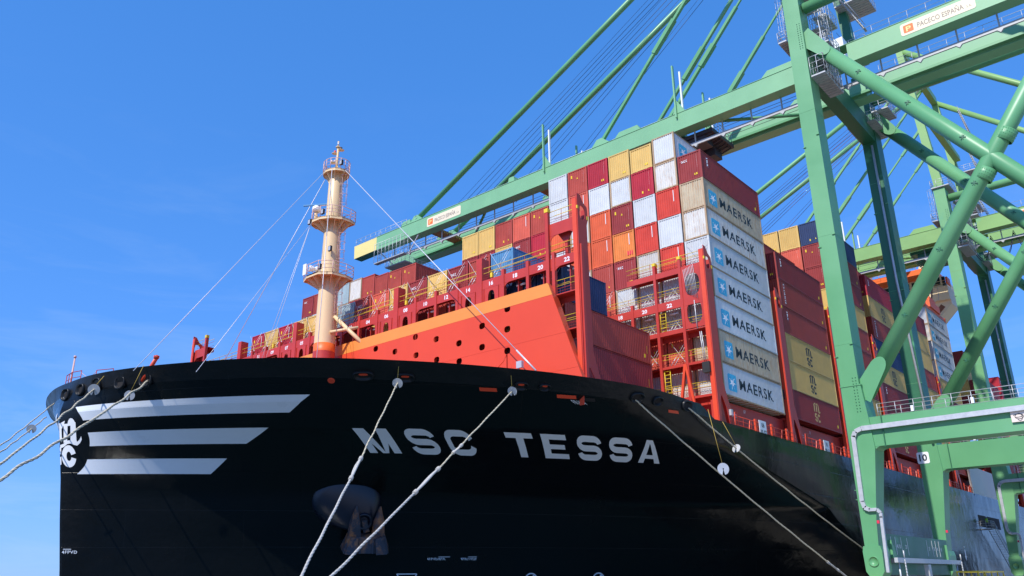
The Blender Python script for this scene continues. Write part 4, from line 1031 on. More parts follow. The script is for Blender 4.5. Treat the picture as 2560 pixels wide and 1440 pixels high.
def conform(tp, ox, oz, prof, fn, off=.006):
    """cut a flat text at every corrugation break and lay it on the profile"""
    vs, fs = tp; bm = bmesh.new(); bv = [bm.verts.new((x+ox, y+oz, 0)) for x, y in vs]
    for f in fs:
        try: bm.faces.new([bv[i] for i in f])
        except ValueError: pass
    bmesh.ops.triangulate(bm, faces=bm.faces[:])
    xs = [v.co.x for v in bm.verts]; lo, hi = min(xs), max(xs)
    for u, d in prof:
        if lo < u < hi:
            bmesh.ops.bisect_plane(bm, geom=bm.verts[:]+bm.edges[:]+bm.faces[:], plane_co=(u, 0, 0), plane_no=(1, 0, 0))
    us = [p[0] for p in prof]; ds = [p[1] for p in prof]
    out = []
    bm.verts.ensure_lookup_table()
    for v in bm.verts: out.append(fn(v.co.x, interp(v.co.x, us, ds)-off, v.co.y))
    bm.verts.index_update(); faces = [tuple(v.index for v in f.verts) for f in bm.faces]; bm.free()
    return out, faces
def poly_shape(pts): return [tuple(p) for p in pts], [tuple(range(len(pts)))]
L40 = 12.192
PS = corr(L40, L40); PF = corr(CW, CW, .15, .235, .03, .05)
fs_ = lambda u, d, z: (u, d, z)
ff_ = lambda u, d, z: (d, CW-u, z)
def mk(name, parts, mirror=False):
    mb = MB()
    for tp, ox, oz, prof, fn, off in parts:
        v, f = conform(tp, ox, oz, prof, fn, off); mb.add(v, f)
    return mb.mesh(name)
def rrect(w_, h_, r):
    return poly_shape([(w_-r+r*math.cos(a), h_-r+r*math.sin(a)) for a in [math.pi/2*i/4 for i in range(5)]]+[(r-r*math.sin(a), h_-r+r*math.cos(a)) for a in [math.pi/2*i/4 for i in range(5)]]+[(r-r*math.cos(a), r-r*math.sin(a)) for a in [math.pi/2*i/4 for i in range(5)]]+[(w_-r+r*math.sin(a), r-r*math.cos(a)) for a in [math.pi/2*i/4 for i in range(5)]])
def star7(R, r):
    vs = [(0, 0)]; 
    for i in range(14):
        a = math.pi/2+math.pi*i/7+.12; q = R if i % 2 == 0 else r; vs.append((q*math.cos(a), q*math.sin(a)))
    return vs, [(0, 1+i, 1+(i+1) % 14) for i in range(14)]
T_big = text_polys('MAERSK', 1.0, .016, 1.0, 1.12)
kx = 6.85/text_w(T_big); T_big = ([(x*kx, y) for x, y in T_big[0]], T_big[1])
ME = {}
ME['big_text'] = mk('side_lettering', [(T_big, 3.1, .9, PS, fs_, .006)])
ME['square'] = mk('star_panel', [(rrect(1.55, 1.5, .16), .95, .55, PS, fs_, .006)])
s7 = star7(.66, .2); ME['star'] = mk('star', [(([(x+.775, y+.75) for x, y in s7[0]], s7[1]), .95, .55, PS, fs_, .011)])
def msc_logo():
    """m over sc drawn with strokes"""
    polys = []
    def st(path, wd):
        for q in stroke_quads(path, wd): polys.append([(v.x, v.y) for v in q])
    for x in (.12, .55, .98): st([(x, .95), (x, 1.55)], .19)
    st([(.12, 1.5)]+arcpts(.335, 1.5, .215, .17, 150, 0, 6), .14); st(arcpts(.765, 1.5, .215, .17, 180, 0, 6), .14)
    st([(-.1, 1.45), (.1, 1.62)], .1); st([(.98, .97), (1.12, .9), (1.28, 1.02)], .12); st([(-.04, .96), (.28, .96)], .08)
    st([(.46, .62)]+arcpts(.27, .58, .2, .14, 30, 270, 8)[0:7]+[(.3, .42)]+arcpts(.27, .24, .2, .16, 70, -100, 7)+[(.06, .22)], .15)
    st(arcpts(.86, .38, .24, .3, 40, 320, 12), .17)
    vs = []; fs = []
    for p in polys:
        b0 = len(vs); vs += p; fs.append(tuple(range(b0, b0+len(p))))
    return vs, fs
ml = msc_logo(); ME['msc'] = mk('company_emblem', [(([(x*1.2, y*1.13) for x, y in ml[0]], ml[1]), 5.0, .42, PS, fs_, .006)])
T_tex = text_polys('tex', .3, .03, 1.15)
ME['tex'] = mk('end_lettering', [(T_tex, .24, 2.08, PF, ff_, .006)])
T_rot = text_polys('tex', .42, .02, 1.1); ME['tex_side'] = mk('side_lettering', [(([(1.1-y, -x) for x, y in T_rot[0]], T_rot[1]), .35, 2.5, PS, fs_, .006)])
T_cr = text_polys('cronos', .36, .02, 1.1); ME['cronos_side'] = mk('side_lettering', [(([(1.1-y, -x) for x, y in T_cr[0]], T_cr[1]), .3, 2.55, PS, fs_, .006)])
T_num = text_polys('22G1 45R1', .1, .0, 1.0)
def numstrip():
    vs = []; fs = []; rd = random.Random(3)
    z = 2.62
    while z > 1.25:
        h = rd.choice((.05, .07, .09)); b0 = len(vs); vs += [(0, z-h), (.07, z-h), (.07, z), (0, z)]; fs.append((b0, b0+1, b0+2, b0+3)); z -= h+.03
    return vs, fs
ME['nums'] = mk('number_strip', [(numstrip(), 1.93, 0, PF, ff_, .006)])
ME['bar'] = mk('white_bar', [(poly_shape([(0, 1.45), (.075, 1.45), (.075, 2.6), (0, 2.6)]), 1.8, 0, PF, ff_, .006)])
ME['stk'] = mk('yellow_sticker', [(rrect(.3, .22, .03), 1.62, .45, PF, ff_, .006)])
ME['stk2'] = mk('yellow_sticker', [(rrect(.16, .26, .02), 1.1, .42, PF, ff_, .006), (poly_shape([(0, 0), (.17, 0), (.085, .22)]), 1.75, .5, PF, ff_, .006)])
ME['stk3'] = mk('yellow_sticker', [(rrect(.26, .34, .03), .32, 2.05, PF, ff_, .006), (poly_shape([(0, 0), (.17, 0), (.085, .22)]), 1.1, 1.8, PF, ff_, .006)])
ME['pink'] = mk('red_sticker', [(rrect(.6, .42, .02), 1.55, .38, PF, ff_, .006)])
ME['sidestk'] = mk('yellow_sticker', [(rrect(.22, .32, .03), 11.1, .5, PS, fs_, .006), (rrect(.12, .7, .02), 11.55, .9, PS, fs_, .006)])
COLWORD = {'maroon': 'dark maroon', 'brown': 'red-brown', 'crimson': 'crimson', 'red': 'bright red', 'orange': 'orange-red', 'amber': 'amber orange', 'salmon': 'faded red', 'yellow': 'ochre yellow',
           'white': 'grey-white', 'rusty': 'rust-streaked white', 'cream': 'stained cream', 'navy': 'navy blue', 'blue': 'light blue', 'greyblue': 'weathered grey-blue'}
ORD = ['lowest', 'second-lowest', 'third-lowest', 'fourth-lowest', 'fifth-lowest', 'sixth-lowest', 'seventh-lowest', 'eighth-lowest', 'ninth-lowest']
NTH = ['outermost quayside', 'second quayside', 'third', 'fourth', 'fifth', 'sixth', 'seventh', 'eighth', 'ninth', 'tenth', 'eleventh', 'twelfth', 'thirteenth', 'fourteenth', 'fifteenth', 'sixteenth', 'seventeenth', 'eighteenth', 'nineteenth', 'twentieth', 'twenty-first', 'twenty-second', 'third seaward', 'outermost seaward']
NTH[21] = 'third seaward'; NTH[22] = 'second seaward'
def child(par, name, me, mat, loc=(0, 0, 0)):
    o = bpy.data.objects.new(name, me); COL.objects.link(o); o.parent = par; o.location = loc
    o.material_slots  # one material per object, mesh shared
    if len(me.materials) == 0: me.materials.append(None)
    o.material_slots[0].link = 'OBJECT'; o.material_slots[0].material = mat; return o
def container(X, r, t, col, bay, marks=(), H=HC, L=L40, z=None, side=False, top=False, yoff=0, extra=''):
    z = BASEZ+TIER*t if z is None else z
    sm = cm('s', L, H)
    o = bpy.data.objects.new('cargo_container', sm); COL.objects.link(o)
    if len(sm.materials) == 0: sm.materials.append(None)
    o.material_slots[0].link = 'OBJECT'; o.material_slots[0].material = CM[col]
    rd = random.Random(int(X*7+r*131+t*17))
    o.location = (X+rd.uniform(-.012, .012), r*PITCH+.07+rd.uniform(-.012, .012)+yoff, z)
    WPOS[o.name] = tuple(o.location)
    child(o, 'corner_frame', cm('f', L, H), CF['rustframe'] if col in ('rusty', 'cream') else (CF['rustframe'] if col == 'white' and rd.random() < .5 else CM[col]))
    desc = COLWORD[col]
    for m_ in marks:
        if m_ == 'maersk':
            child(o, 'side_lettering', ME['big_text'], M_['darkink']); p_ = child(o, 'star_panel', ME['square'], M_['mblue']); child(p_, 'star', ME['star'], M_['emblemwhite'])
        elif m_ == 'starend':
            p_ = child(o, 'star_panel', ME['square'], M_['mblue']); child(p_, 'star', ME['star'], M_['emblemwhite']); child(o, 'side_lettering', ME['big_text'], M_['darkink'])
        elif m_ == 'msc': child(o, 'company_emblem', ME['msc'], M_['darkink'] if col == 'yellow' else M_['gold'])
        elif m_ in ('stk', 'stk2', 'stk3', 'sidestk'): child(o, 'yellow_sticker', ME[m_], M_['sticker'])
        elif m_ == 'pink': child(o, 'red_sticker', ME['pink'], M_['pinkst'])
        else: child(o, {'tex': 'end_lettering', 'tex_side': 'side_lettering', 'cronos_side': 'side_lettering', 'nums': 'number_strip', 'bar': 'white_bar'}[m_], ME[m_], M_['white'])
    mk_ = ' with star' if 'maersk' in marks or 'starend' in marks else (' with emblem' if 'msc' in marks else (' marked tex' if 'tex' in marks else ''))
    ht = '' if L > 7 else ' short'
    tag(o, f'{desc}{ht} container{mk_}, {ORD[t]} in {NTH[r]} stack, {bay}', 'shipping container', None)
    o['group'] = 'shipping containers stacked on the ship'
    return o
AUTO = {'maroon': ('nums', 'stk'), 'brown': ('nums', 'stk2'), 'crimson': ('bar', 'stk3'), 'red': ('bar',), 'orange': ('bar',), 'salmon': ('bar', 'stk3'), 'amber': ('bar',), 'yellow': ('stk',), 'white': (), 'rusty': (), 'cream': (), 'navy': ('nums',), 'blue': (), 'greyblue': ()}
BN = {'A': 'foremost bay', 'B': 'tall second bay', 'C': 'third bay', 'D': 'fourth bay', 'E': 'fifth bay', 'F': 'sixth bay', 'G': 'seventh bay, before the bridge', 'H': 'first bay behind the bridge', 'I': 'second bay behind the bridge', 'J': 'third bay behind the bridge', 'K': 'fourth bay behind the bridge'}
BX = {'A': -14.95, 'B': 0, 'C': 14.8, 'D': 29.6, 'E': 44.4, 'F': 59.2, 'G': 74.0, 'H': 107.5, 'I': 122.3, 'J': 137.1, 'K': 151.9}
def stack(bay, r, cols, t0=0, marks={}, H=None):
    """cols: bottom to top"""
    H = H or {}
    for i, c in enumerate(cols):
        if c is None: continue
        t = t0+i; mk_ = marks.get(t)
        if mk_ is None: mk_ = AUTO[c]
        container(BX[bay], r, t, c, BN[bay], mk_, H.get(t, HC))
W_, R_, Y_, O_, Mr, Br = 'white', 'red', 'yellow', 'orange', 'maroon', 'brown'
# --- bay A (four tiers, rows 4-18; lower towards the quay)
container(BX['A'], 2, 0, 'maroon', BN['A'], ('sidestk',)); container(BX['A'], 2, 1, 'brown', BN['A'], ('sidestk',))
container(BX['A']-.3, 2, 2, 'navy', BN['A'], (), L=6.058)
stack('A', 3, ['maroon', 'yellow']); container(BX['A']-.3, 3, 2, 'navy', BN['A'], (), L=6.058)
topA = {4: 'blue', 5: 'brown', 6: 'maroon', 7: 'yellow', 8: 'maroon', 9: 'yellow', 10: 'salmon', 11: 'brown', 12: 'greyblue', 13: 'yellow', 14: 'yellow', 15: 'yellow', 16: 'crimson', 17: 'yellow', 18: 'crimson'}
lowA = {4: ['yellow', 'yellow', 'navy'], 5: ['maroon', 'yellow', 'yellow'], 6: ['white', 'brown', 'maroon'], 7: ['yellow', 'maroon', 'brown'], 8: ['maroon', 'brown', 'maroon'], 9: ['brown', 'maroon', 'brown'], 10: ['yellow', 'brown', 'yellow'],
        11: ['maroon', 'salmon', 'crimson'], 12: ['brown', 'maroon', 'brown'], 13: ['yellow', 'yellow', 'yellow'], 14: ['maroon', 'brown', 'brown'], 15: ['brown', 'maroon', 'salmon'], 16: ['maroon', 'brown', 'brown'], 17: ['maroon', 'maroon', 'brown'], 18: ['brown', 'maroon', 'maroon']}
for r in range(4, 19):
    mk_ = {3: ('tex', 'nums')} if r in (6, 8, 11) else {}
    if r == 8: mk_[2] = ('tex', 'nums')
    stack('A', r, lowA[r]+[topA[r]], 0, mk_)
# --- bay B
stack('B', 0, ['white', 'cream', 'white', 'white', 'white', 'rusty', 'cream', 'maroon'], 0,
      {0: ('maersk',), 1: ('maersk',), 2: ('maersk',), 3: ('maersk',), 4: ('maersk',), 5: ('maersk',), 6: ('maersk',), 7: ('tex', 'nums', 'stk', 'tex_side', 'sidestk')})
stack('B', 1, ['rusty', 'salmon', 'white', 'white', 'red', 'white', 'red', 'rusty', 'white'], 0, {8: ('starend',)})
stack('B', 2, ['white', 'salmon', 'rusty', 'white', 'rusty', 'red', 'white', 'crimson', 'yellow'], 0, {7: ('nums', 'stk2')}, {8: STD})
stack('B', 3, ['salmon', 'rusty', 'white', 'white', 'maroon', 'amber', 'maroon', 'white', 'yellow'], 0, {4: ('tex', 'nums', 'stk'), 5: ('bar', 'pink'), 6: ('nums', 'stk3', 'stk')})
stack('B', 4, ['brown', 'white', 'maroon', 'salmon', 'brown', 'orange', 'orange', 'white', 'crimson'], 0, {4: ('nums', 'stk2'), 8: ('nums', 'stk')})
stack('B', 5, ['white', 'orange', 'white', 'salmon', 'brown'], 4, {8: ('nums', 'stk3'), 5: ()})
stack('B', 6, ['brown', 'white', 'orange', 'white', 'white'], 4)
stack('B', 7, ['maroon', 'crimson', 'brown'], 5, {6: ('nums', 'stk2'), 7: ('nums', 'stk3')})
stack('B', 8, ['brown', 'maroon', 'salmon'], 5, {6: ('tex', 'nums'), 7: ('nums', 'bar')})
stack('B', 9, ['maroon', 'yellow', 'brown'], 5, {7: ('nums', 'stk2')})
stack('B', 10, ['brown', 'maroon', 'yellow'], 5, {6: ('nums', 'stk')}); stack('B', 11, ['maroon', 'maroon', 'yellow'], 5, {6: ()})
for r, c in ((12, 'brown'), (13, 'maroon'), (14, 'yellow')): stack('B', r, [c], 5)
hz = {k: STD for k in range(4)}
def stack_low(bay, r, cols, t0, drop, marks={}):
    for i, c in enumerate(cols):
        t = t0+i; container(BX[bay], r, t, c, BN[bay], marks.get(t, AUTO[c]), z=BASEZ+TIER*t-drop)
stack_low('B', 15, ['maroon', 'brown', 'brown'], 5, 1.0, {7: ('nums', 'stk3')}); stack_low('B', 16, ['brown', 'maroon', 'brown'], 5, 1.0, {7: ('nums', 'stk3')})
stack_low('B', 17, ['brown', 'salmon', 'brown'], 5, .9); stack_low('B', 18, ['maroon', 'maroon', 'brown'], 5, .45, {6: ('tex', 'nums'), 7: ('nums', 'stk2')})
stack_low('B', 19, ['maroon', 'brown', 'rusty'], 5, .3); stack_low('B', 20, ['white', 'white', 'greyblue'], 5, .3); stack_low('B', 21, ['white', 'white', 'brown'], 5, .3)
stack_low('B', 22, ['yellow', 'white', 'brown'], 5, .3); stack_low('B', 23, ['yellow', 'rusty', 'maroon'], 5, .3, {7: ('tex', 'nums', 'stk')})
# --- bay C
stack('C', 0, ['maroon', 'yellow', 'yellow', 'brown', 'brown', 'maroon'], 0, {0: ('msc', 'sidestk'), 1: ('msc',), 2: ('msc',), 3: ('tex_side', 'sidestk'), 4: ('cronos_side', 'sidestk'), 5: ('tex_side', 'nums', 'stk', 'sidestk')})
stack('C', 1, ['maroon', 'brown'], 5); stack('C', 2, ['brown'], 5)
# --- bay D
stack('D', 0, ['maroon', 'yellow', 'maroon', 'brown', 'brown', 'yellow', 'maroon', 'maroon', 'navy'], 0, {1: ('msc',), 6: ('nums', 'stk', 'sidestk'), 7: ('nums', 'stk3', 'sidestk'), 8: ('stk2',), 4: ('sidestk',), 3: ('sidestk',)})
stack('D', 1, ['yellow', 'maroon', 'salmon', 'yellow'], 5, {7: ('nums',), 8: ()}); stack('D', 2, ['maroon', 'yellow', 'brown', 'yellow'], 5, {}); stack('D', 3, ['maroon', 'brown', 'yellow'], 6)
# --- bay E
stack('E', 0, ['maroon', 'maroon', 'maroon', 'yellow', 'navy', 'brown', 'yellow', 'crimson'], 0, {0: ('msc',), 2: ('tex_side',), 3: ('msc',), 5: ('cronos_side',), 6: ('msc',), 7: ('nums', 'stk', 'tex_side')})
stack('E', 1, ['brown', 'maroon', 'brown'], 6)
# --- bay F
stack('F', 0, ['maroon', 'yellow', 'brown', 'yellow', 'brown', 'yellow', 'yellow', 'maroon'], 0, {1: ('msc',), 3: ('msc',), 5: ('msc',), 6: ('msc',)})
stack('F', 1, ['yellow', 'brown'], 6)
# --- bay G
stack('G', 0, ['brown', 'maroon', 'yellow', 'maroon', 'yellow', 'white', 'white', 'rusty', 'white'], 0, {2: ('msc',), 4: ('msc',), 5: ('maersk',), 6: ('maersk',), 7: ('maersk',), 8: ('maersk',)})
stack('G', 1, ['white', 'white', 'rusty'], 6)
# --- behind the bridge
stack('H', 0, ['maroon', 'brown', 'maroon', 'brown', 'maroon', 'yellow', 'maroon'], 0, {5: ()}); stack('H', 1, ['maroon', 'yellow', 'yellow', 'maroon'], 5)
stack('I', 0, ['brown', 'maroon', 'yellow', 'yellow', 'brown', 'brown', 'crimson', 'crimson'], 0, {6: (), 7: ('tex_side',)})
stack('J', 0, ['brown', 'maroon', 'maroon', 'brown', 'maroon', 'brown', 'crimson'], 0, {6: ()})
stack('K', 0, ['brown', 'maroon', 'maroon', 'brown', 'maroon', 'brown'], 0)

# ------------------------------------------------------------------ hatch coamings and side rails along the main deck
for i, (x0, x1) in enumerate([(0.6, 12.6), (15.4, 27.4), (30.2, 42.2), (45.0, 57.0), (59.8, 71.8), (74.6, 86)]):
    mb = MB(); mb.box(x0-.4, x1+1.4, .9, 60.9, 13.3, 16.1); mb.box(x0-.2, x1+1.2, 1.9, 59.9, 16.1, 16.28); part(mb, 'hatch_coaming', 'shipred', SHIP)
    mb = MB(); y = CL-31.3+.12
    railing(mb, [(x0, y, 13.45), (x1+.4, y, 13.45)], 1.15, .032, 1.5, (.36, .68)); part(mb, 'side_rail', 'lborange', SHIP)
    mb = MB()
    for k in range(3):
        xx = x0+4.2+k*3.3; mb.box(xx, xx+.35, y+.1, y+.25, 13.3, 14.9)
    mb.path([(x0+.1, y, 13.4), (x0+.1, y, 14.9), (x0+.5, y, 14.95), (x0+.55, y, 13.4)], .04, 5)
    for k in range(3): mb.beam((x0+2.7+k*3.3, y+.1, 13.4), (x0+3.2+k*3.3, y+.15, 14.6), .07, .07)
    part(mb, 'rail_gate', 'lborange', SHIP)
    if i < 3:
        mb = MB(); mb.box(x0+4.6, x0+6.0, y-.06, y-.02, 13.5, 14.85); s_ = part(mb, 'bay_sign', 'white', SHIP)
        lab = (('06', '05.07'), ('10', '09.11'), ('14', '13.15'))[i]
        mb = MB()
        for tx, zz in ((lab[0], 14.25), (lab[1], 13.62)):
            tp = text_polys(tx, .42, .02); wt = text_w(tp); put_text(mb, tp, lambda u, v: (x0+5.3-wt/2+u, y-.068, zz+v))
        mb.build('sign_lettering', M_['darkink'], s_)
        mb = MB()
        for tx, xx, zz in ((lab[0], x0+1.5, 15.6), (lab[0]+' CC', x0+1.8, 14.95), ('%02d' % (int(lab[0])+1), x0+4.4, 15.55)):
            tp = text_polys(tx, .3, .01); put_text(mb, tp, lambda u, v: (xx+u, .895, zz+v))
        part(mb, 'coaming_lettering', 'white', SHIP)
mb = MB(); mb.box(.3, .65, CL-31.1, CL-30.8, 14.6, 15.1); part(mb, 'floodlight', 'galv', SHIP)

# ------------------------------------------------------------------ ship-to-shore cranes
def crane(dx, s, mats, label, number, first):
    G, GP, GD, GL2 = mats
    C = empty('ship_to_shore_crane', (24.6+dx, -6, 0), label, 'gantry crane', 'container cranes on the quay')
    Z = lambda z: z if z < 16 else 16+(z-16)*s
    XA, XB = 12.7+dx, 34.2+dx
    P = lambda name, mb, mt, par=None: mb.build(name, M_[mt] if isinstance(mt, str) else mt, par or C)
    # ---- legs
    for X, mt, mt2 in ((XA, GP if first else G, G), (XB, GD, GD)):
        # waterside leg: tapered lower part, collar, upper box
        mb = MB()
        def ring(z, y0, y1, x0, x1): return [Vector((x0, y0, z)), Vector((x1, y0, z)), Vector((x1, y1, z)), Vector((x0, y1, z))]
        rs = [ring(4.3, -6.35, -5.2, X, X+1.7), ring(6.4, -6.5, -5.2, X, X+1.9), ring(12.5, -7.35, -5.2, X, X+2.4), ring(15.25, -7.2, -5.2, X, X+2.4), ring(18.2, -6.95, -5.2, X, X+2.4)]
        v = [p for r in rs for p in r]; f = []
        for i in range(len(rs)-1):
            for j in range(4): f.append((4*i+j, 4*i+(j+1) % 4, 4*i+4+(j+1) % 4, 4*i+4+j))
        mb.add(v, f+[(3, 2, 1, 0)]); P('lower_leg', mb, GL2 if X == XB else G)
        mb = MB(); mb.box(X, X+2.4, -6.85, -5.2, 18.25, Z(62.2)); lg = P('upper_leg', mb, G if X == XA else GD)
        mb = MB(); mb.box(X-.05, X+2.45, -7.0, -5.15, 18.15, 18.25)
        for z in (8.2, 9.0): mb.box(X-.03, X+.25, -5.2, -5.05, z, z+.05)
        for z in (22, 33, 44): mb.box(X-.12, X+.1, -6.9, -6.6, Z(z), Z(z)+.07); mb.box(X-.1, X+.1, -5.4, -5.1, Z(z)-1, Z(z)-.93)
        for z in (22.1, 33.1, 47): mb.box(X-.012, X+2.412, -6.862, -5.188, Z(z), Z(z)+.03)
        mb.build('collar', M_[GL2] if isinstance(GL2, str) else GL2, lg)
        # foot block with its round pivot
        mb = MB(); mb.prism([Vector((X-.1, y, z)) for y, z in ((-6.5, 4.35), (-5.1, 4.35), (-5.0, 3.9), (-5.05, 2.3), (-5.3, 1.9), (-6.3, 1.9), (-6.55, 2.3), (-6.6, 3.9))], (2.0, 0, 0))
        ft = P('foot_block', mb, G)
        mb = MB(); mb.lathe((X-.11, -5.8, 3.1), [(0, .0), (.36, .0), (.36, .08), (.42, .08), (.42, .0)], 20, axis=(-1, 0, 0)); mb.build('pivot', M_[G] if isinstance(G, str) else G, ft)
        for k in (-1, 1):
            mb = MB(); xc = X+.9+k*2.2; mb.prism([Vector((xc+a, -6.15, z)) for a, z in ((-1.6, .9), (-1.3, 1.75), (1.3, 1.75), (1.6, .9), (1.2, .7), (-1.2, .7))], (0, 1.0, 0)); bg_ = P('bogie', mb, 'yellow')
            for q in (-1, 1): mb = MB(); mb.lathe((xc+q*.85, -5.95, .5), [(0, 0), (.47, 0), (.47, .35), (0, .35)], 18, axis=(0, 1, 0)); mb.build('wheel', M_['black'], bg_)
        # landside leg
        mb = MB(); mb.box(X, X+2.4, -37.0, -35.4, 2.4, Z(62.2)); P('landside_leg', mb, G)
        # tie beam and its haunch
        mb = MB(); mb.box(X+.15, X+2.25, -35.4, -7.2, 12.62, 15.2)
        mb.prism([Vector((X+.17, y, z)) for y, z in [(-7.15, 11.2)]+[(-7.15-.75*(1-math.cos(a)), 11.9+.72*math.sin(a)) for a in [math.pi/2*i/6 for i in range(7)]]+[(-7.9, 12.63), (-7.15, 12.63)]], (2.05, 0, 0))
        tb = P('tie_beam', mb, G)
        mb = MB(); mb.box(X+.02, X+.12, -8.28, -8.2, 12.5, 15.25); mb.box(X+.02, X+.13, -20.0, -19.96, 12.62, 15.2)
        for z in [12.7+.14*i for i in range(18)]: mb.box(X-.0, X+.02, -8.27, -8.21, z, z+.07)
        mb.build('splice', M_[GD] if isinstance(GD, str) else GD, tb)
        mb = MB(); railing(mb, [(X+.25, -8.0, 15.2), (X+.25, -35.2, 15.2)], 1.1, .03, 1.5, (.36, .68)); railing(mb, [(X+2.15, -7.6, 15.2), (X+2.15, -35.2, 15.2)], 1.1, .03, 1.8, (.36, .68)); mb.build('railing', M_['galv'], tb)
        for y in (-10.9, -15.6): mb = MB(); mb.box(X+.1, X+.4, y-.1, y+.12, 15.25, 15.75); mb.build('lamp', M_['white'], tb)
        # sloping tubes (X brace) with oval end plates
        for y0, z0, y1, z1 in ((-6.75, Z(56.1), -35.4, Z(16.6)), (-6.9, 17.4, -35.4, Z(57.0))):
            mb = MB(); mb.tube((X+1.25, y0, z0), (X+1.25, y1, z1), .75, 26)
            br = P('brace_tube', mb, G)
            d = (Vector((0, y1-y0, z1-z0))).normalized(); c0 = Vector((X+1.25, y0, z0))
            e_ = Vector((0, -d.z, d.y)); mb = MB(); c = c0+d*2.6-Vector((.79, 0, 0))
            mb.prism([c0-d*.35+e_*.95-Vector((.79, 0, 0))]+[c+e_*.72*math.cos(a)+d*1.15*math.sin(a) for a in [math.pi*q/10 for q in range(11)]]+[c0-d*.35-e_*.95-Vector((.79, 0, 0))], (.03, 0, 0)); mb.build('gusset', M_[G] if isinstance(G, str) else G, br)
            mb = MB()
            for k in range(12):
                for q in (-1, 1): mb.lathe(Vector((X-.012, -6.5+q*.13, z0-1.6+.28*k)), [(0, .05), (.045, .03), (.045, 0)], 6, axis=(-1, 0, 0))
            mb.build('bolt_rows', M_[GD] if isinstance(GD, str) else GD, br, kind='stuff')
            mb = MB()
            for k in (8, 14.5, 21):
                c = c0+d*k-Vector((.76, 0, 0)); mb.beam(c-Vector((0, .25, .1)), c+Vector((0, .25, .1)), .08, .08); mb.beam(c-Vector((0, 0, .22)), c+Vector((0, 0, .22)), .08, .06); mb.beam(c-Vector((0, .15, -.15)), c+Vector((0, .18, -.2)), .05, .06)
            mb.build('clip', M_[GD] if isinstance(GD, str) else GD, br, kind='stuff')
        # bolted collars round the crossing
        yc = -6.83-(Z(56.6)-17)/2/1.385; zc = (Z(56.4)+17.2)/2
        mb = MB()
        for q in (-1, 1):
            d = Vector((0, -1, (Z(57)-17.4)/28.5)).normalized()*q; c = Vector((X+1.25, yc, zc))+d*1.35; mb.lathe(c, [(.76, 0), (.8, .02), (.8, 1.1), (.76, 1.12)], 26, axis=d)
            for i in range(26):
                a = 2*math.pi*i/26; e_ = d.cross(Vector((1, 0, 0))).normalized()
                for w_ in (.25, .5, .75, 1.0): mb.lathe(c+d*w_+Vector((math.cos(a)*.8, 0, 0))+e_*math.sin(a)*.8, [(.035, 0), (.03, .03), (0, .03)], 5, axis=Vector((math.cos(a), 0, 0))+e_*math.sin(a))
        P('bolted_collar', mb, G).__setitem__('kind', 'stuff')
        # top horizontal tube
        mb = MB(); zt_ = Z(60.0) if X == XA else Z(58.6); mb.tube((X+1.2, -7.0, zt_), (X+1.2, -35.4, zt_), .62, 20); P('top_tube', mb, G)
        # A-frame above the legs
        mb = MB(); xa = X+1.2; mb.beam((X+1.2, -6.0, Z(62)), (xa, -4.2, Z(90.5)), 1.3, 1.3, up=(1, 0, 0), w2=1.0, h2=1.0); P('a_frame_leg', mb, GD if first else GP)
        mb = MB(); mb.tube((xa, -4.4, Z(90)), (X+1.2, -36.2, Z(61)), .5, 16); P('back_stay', mb, GP)
    # ---- beams between the two legs
    mb = MB(); mb.box(XA+1.9, XB, -6.4, -5.3, 3.45, 5.4); mb.box(XA+1.9, XB, -6.3, -5.4, 2.0, 3.0); sill = P('sill_beam', mb, GD)
    mb = MB()
    for x_ in (XA+3.3, XA+4.5, XA+6.1, XA+7.9, XB-7.4, XB-5.6, XB-4.4, XB-3.2): mb.box(x_, x_+.07, -6.42, -6.404, 3.7, 5.2)
    for x_, tx in ((XA+2.75, '45'), (XA+4.75, '40'), (XA+5.4, '30'), (XA+7.2, '20'), (XB-6.9, '20'), (XB-5.3, '30'), (XB-4.1, '40'), (XB-2.8, '45')):
        tp = text_polys(tx, .34, .01); put_text(mb, tp, lambda u, v: (x_+u, -6.41, 4.25+v))
    mb.build('bay_marks', M_['white'], sill)
    mb = MB(); mb.box(XA+1.6, XB+1.0, -7.25, -6.95, 3.0, 3.4)
    for x_ in (XA+2.2, XB-.6): mb.tube((x_, -7.1, 3.0), (x_, -7.1, .5), .08, 6)
    for x_ in (XA+3.0, XB+.3):
        mb.tube((x_, -7.4, 4.0), (x_, -7.4, 3.4), .06, 6)
        for k in range(6): mb.lathe((x_, -7.4, 3.15-.24*k), [(.04, -.12), (.08, 0), (.04, .12)], 6)
    mb.box(XA+10.2, XA+11.0, -7.3, -6.9, 1.8, 2.9)
    P('storm_rail', mb, 'galv')
    for x_ in (XA+3.2, XB-.6): mb = MB(); mb.prism([Vector((x_-.5, -6.6, 3.4)), Vector((x_+.7, -6.6, 3.4)), Vector((x_-.4, -6.6, 4.9))], (0, .5, 0)); P('chain_bracket', mb, 'green')
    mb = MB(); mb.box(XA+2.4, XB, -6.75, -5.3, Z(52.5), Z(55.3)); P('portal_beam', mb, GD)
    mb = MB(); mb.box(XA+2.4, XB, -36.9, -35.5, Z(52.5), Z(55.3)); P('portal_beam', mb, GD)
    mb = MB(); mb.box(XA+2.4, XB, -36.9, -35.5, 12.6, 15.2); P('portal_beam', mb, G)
    mb = MB(); mb.box(XA+2.0, XB+.5, -6.5, -5.5, Z(76), Z(77)); P('a_frame_tie', mb, GP)
    mb = MB(); mb.box(XA+1.9, XB+.5, -4.8, -3.8, Z(89.4), Z(90.8)); P('a_frame_tie', mb, GP)
    # ---- girders
    ZT, ZB = Z(57.8), Z(55.45)
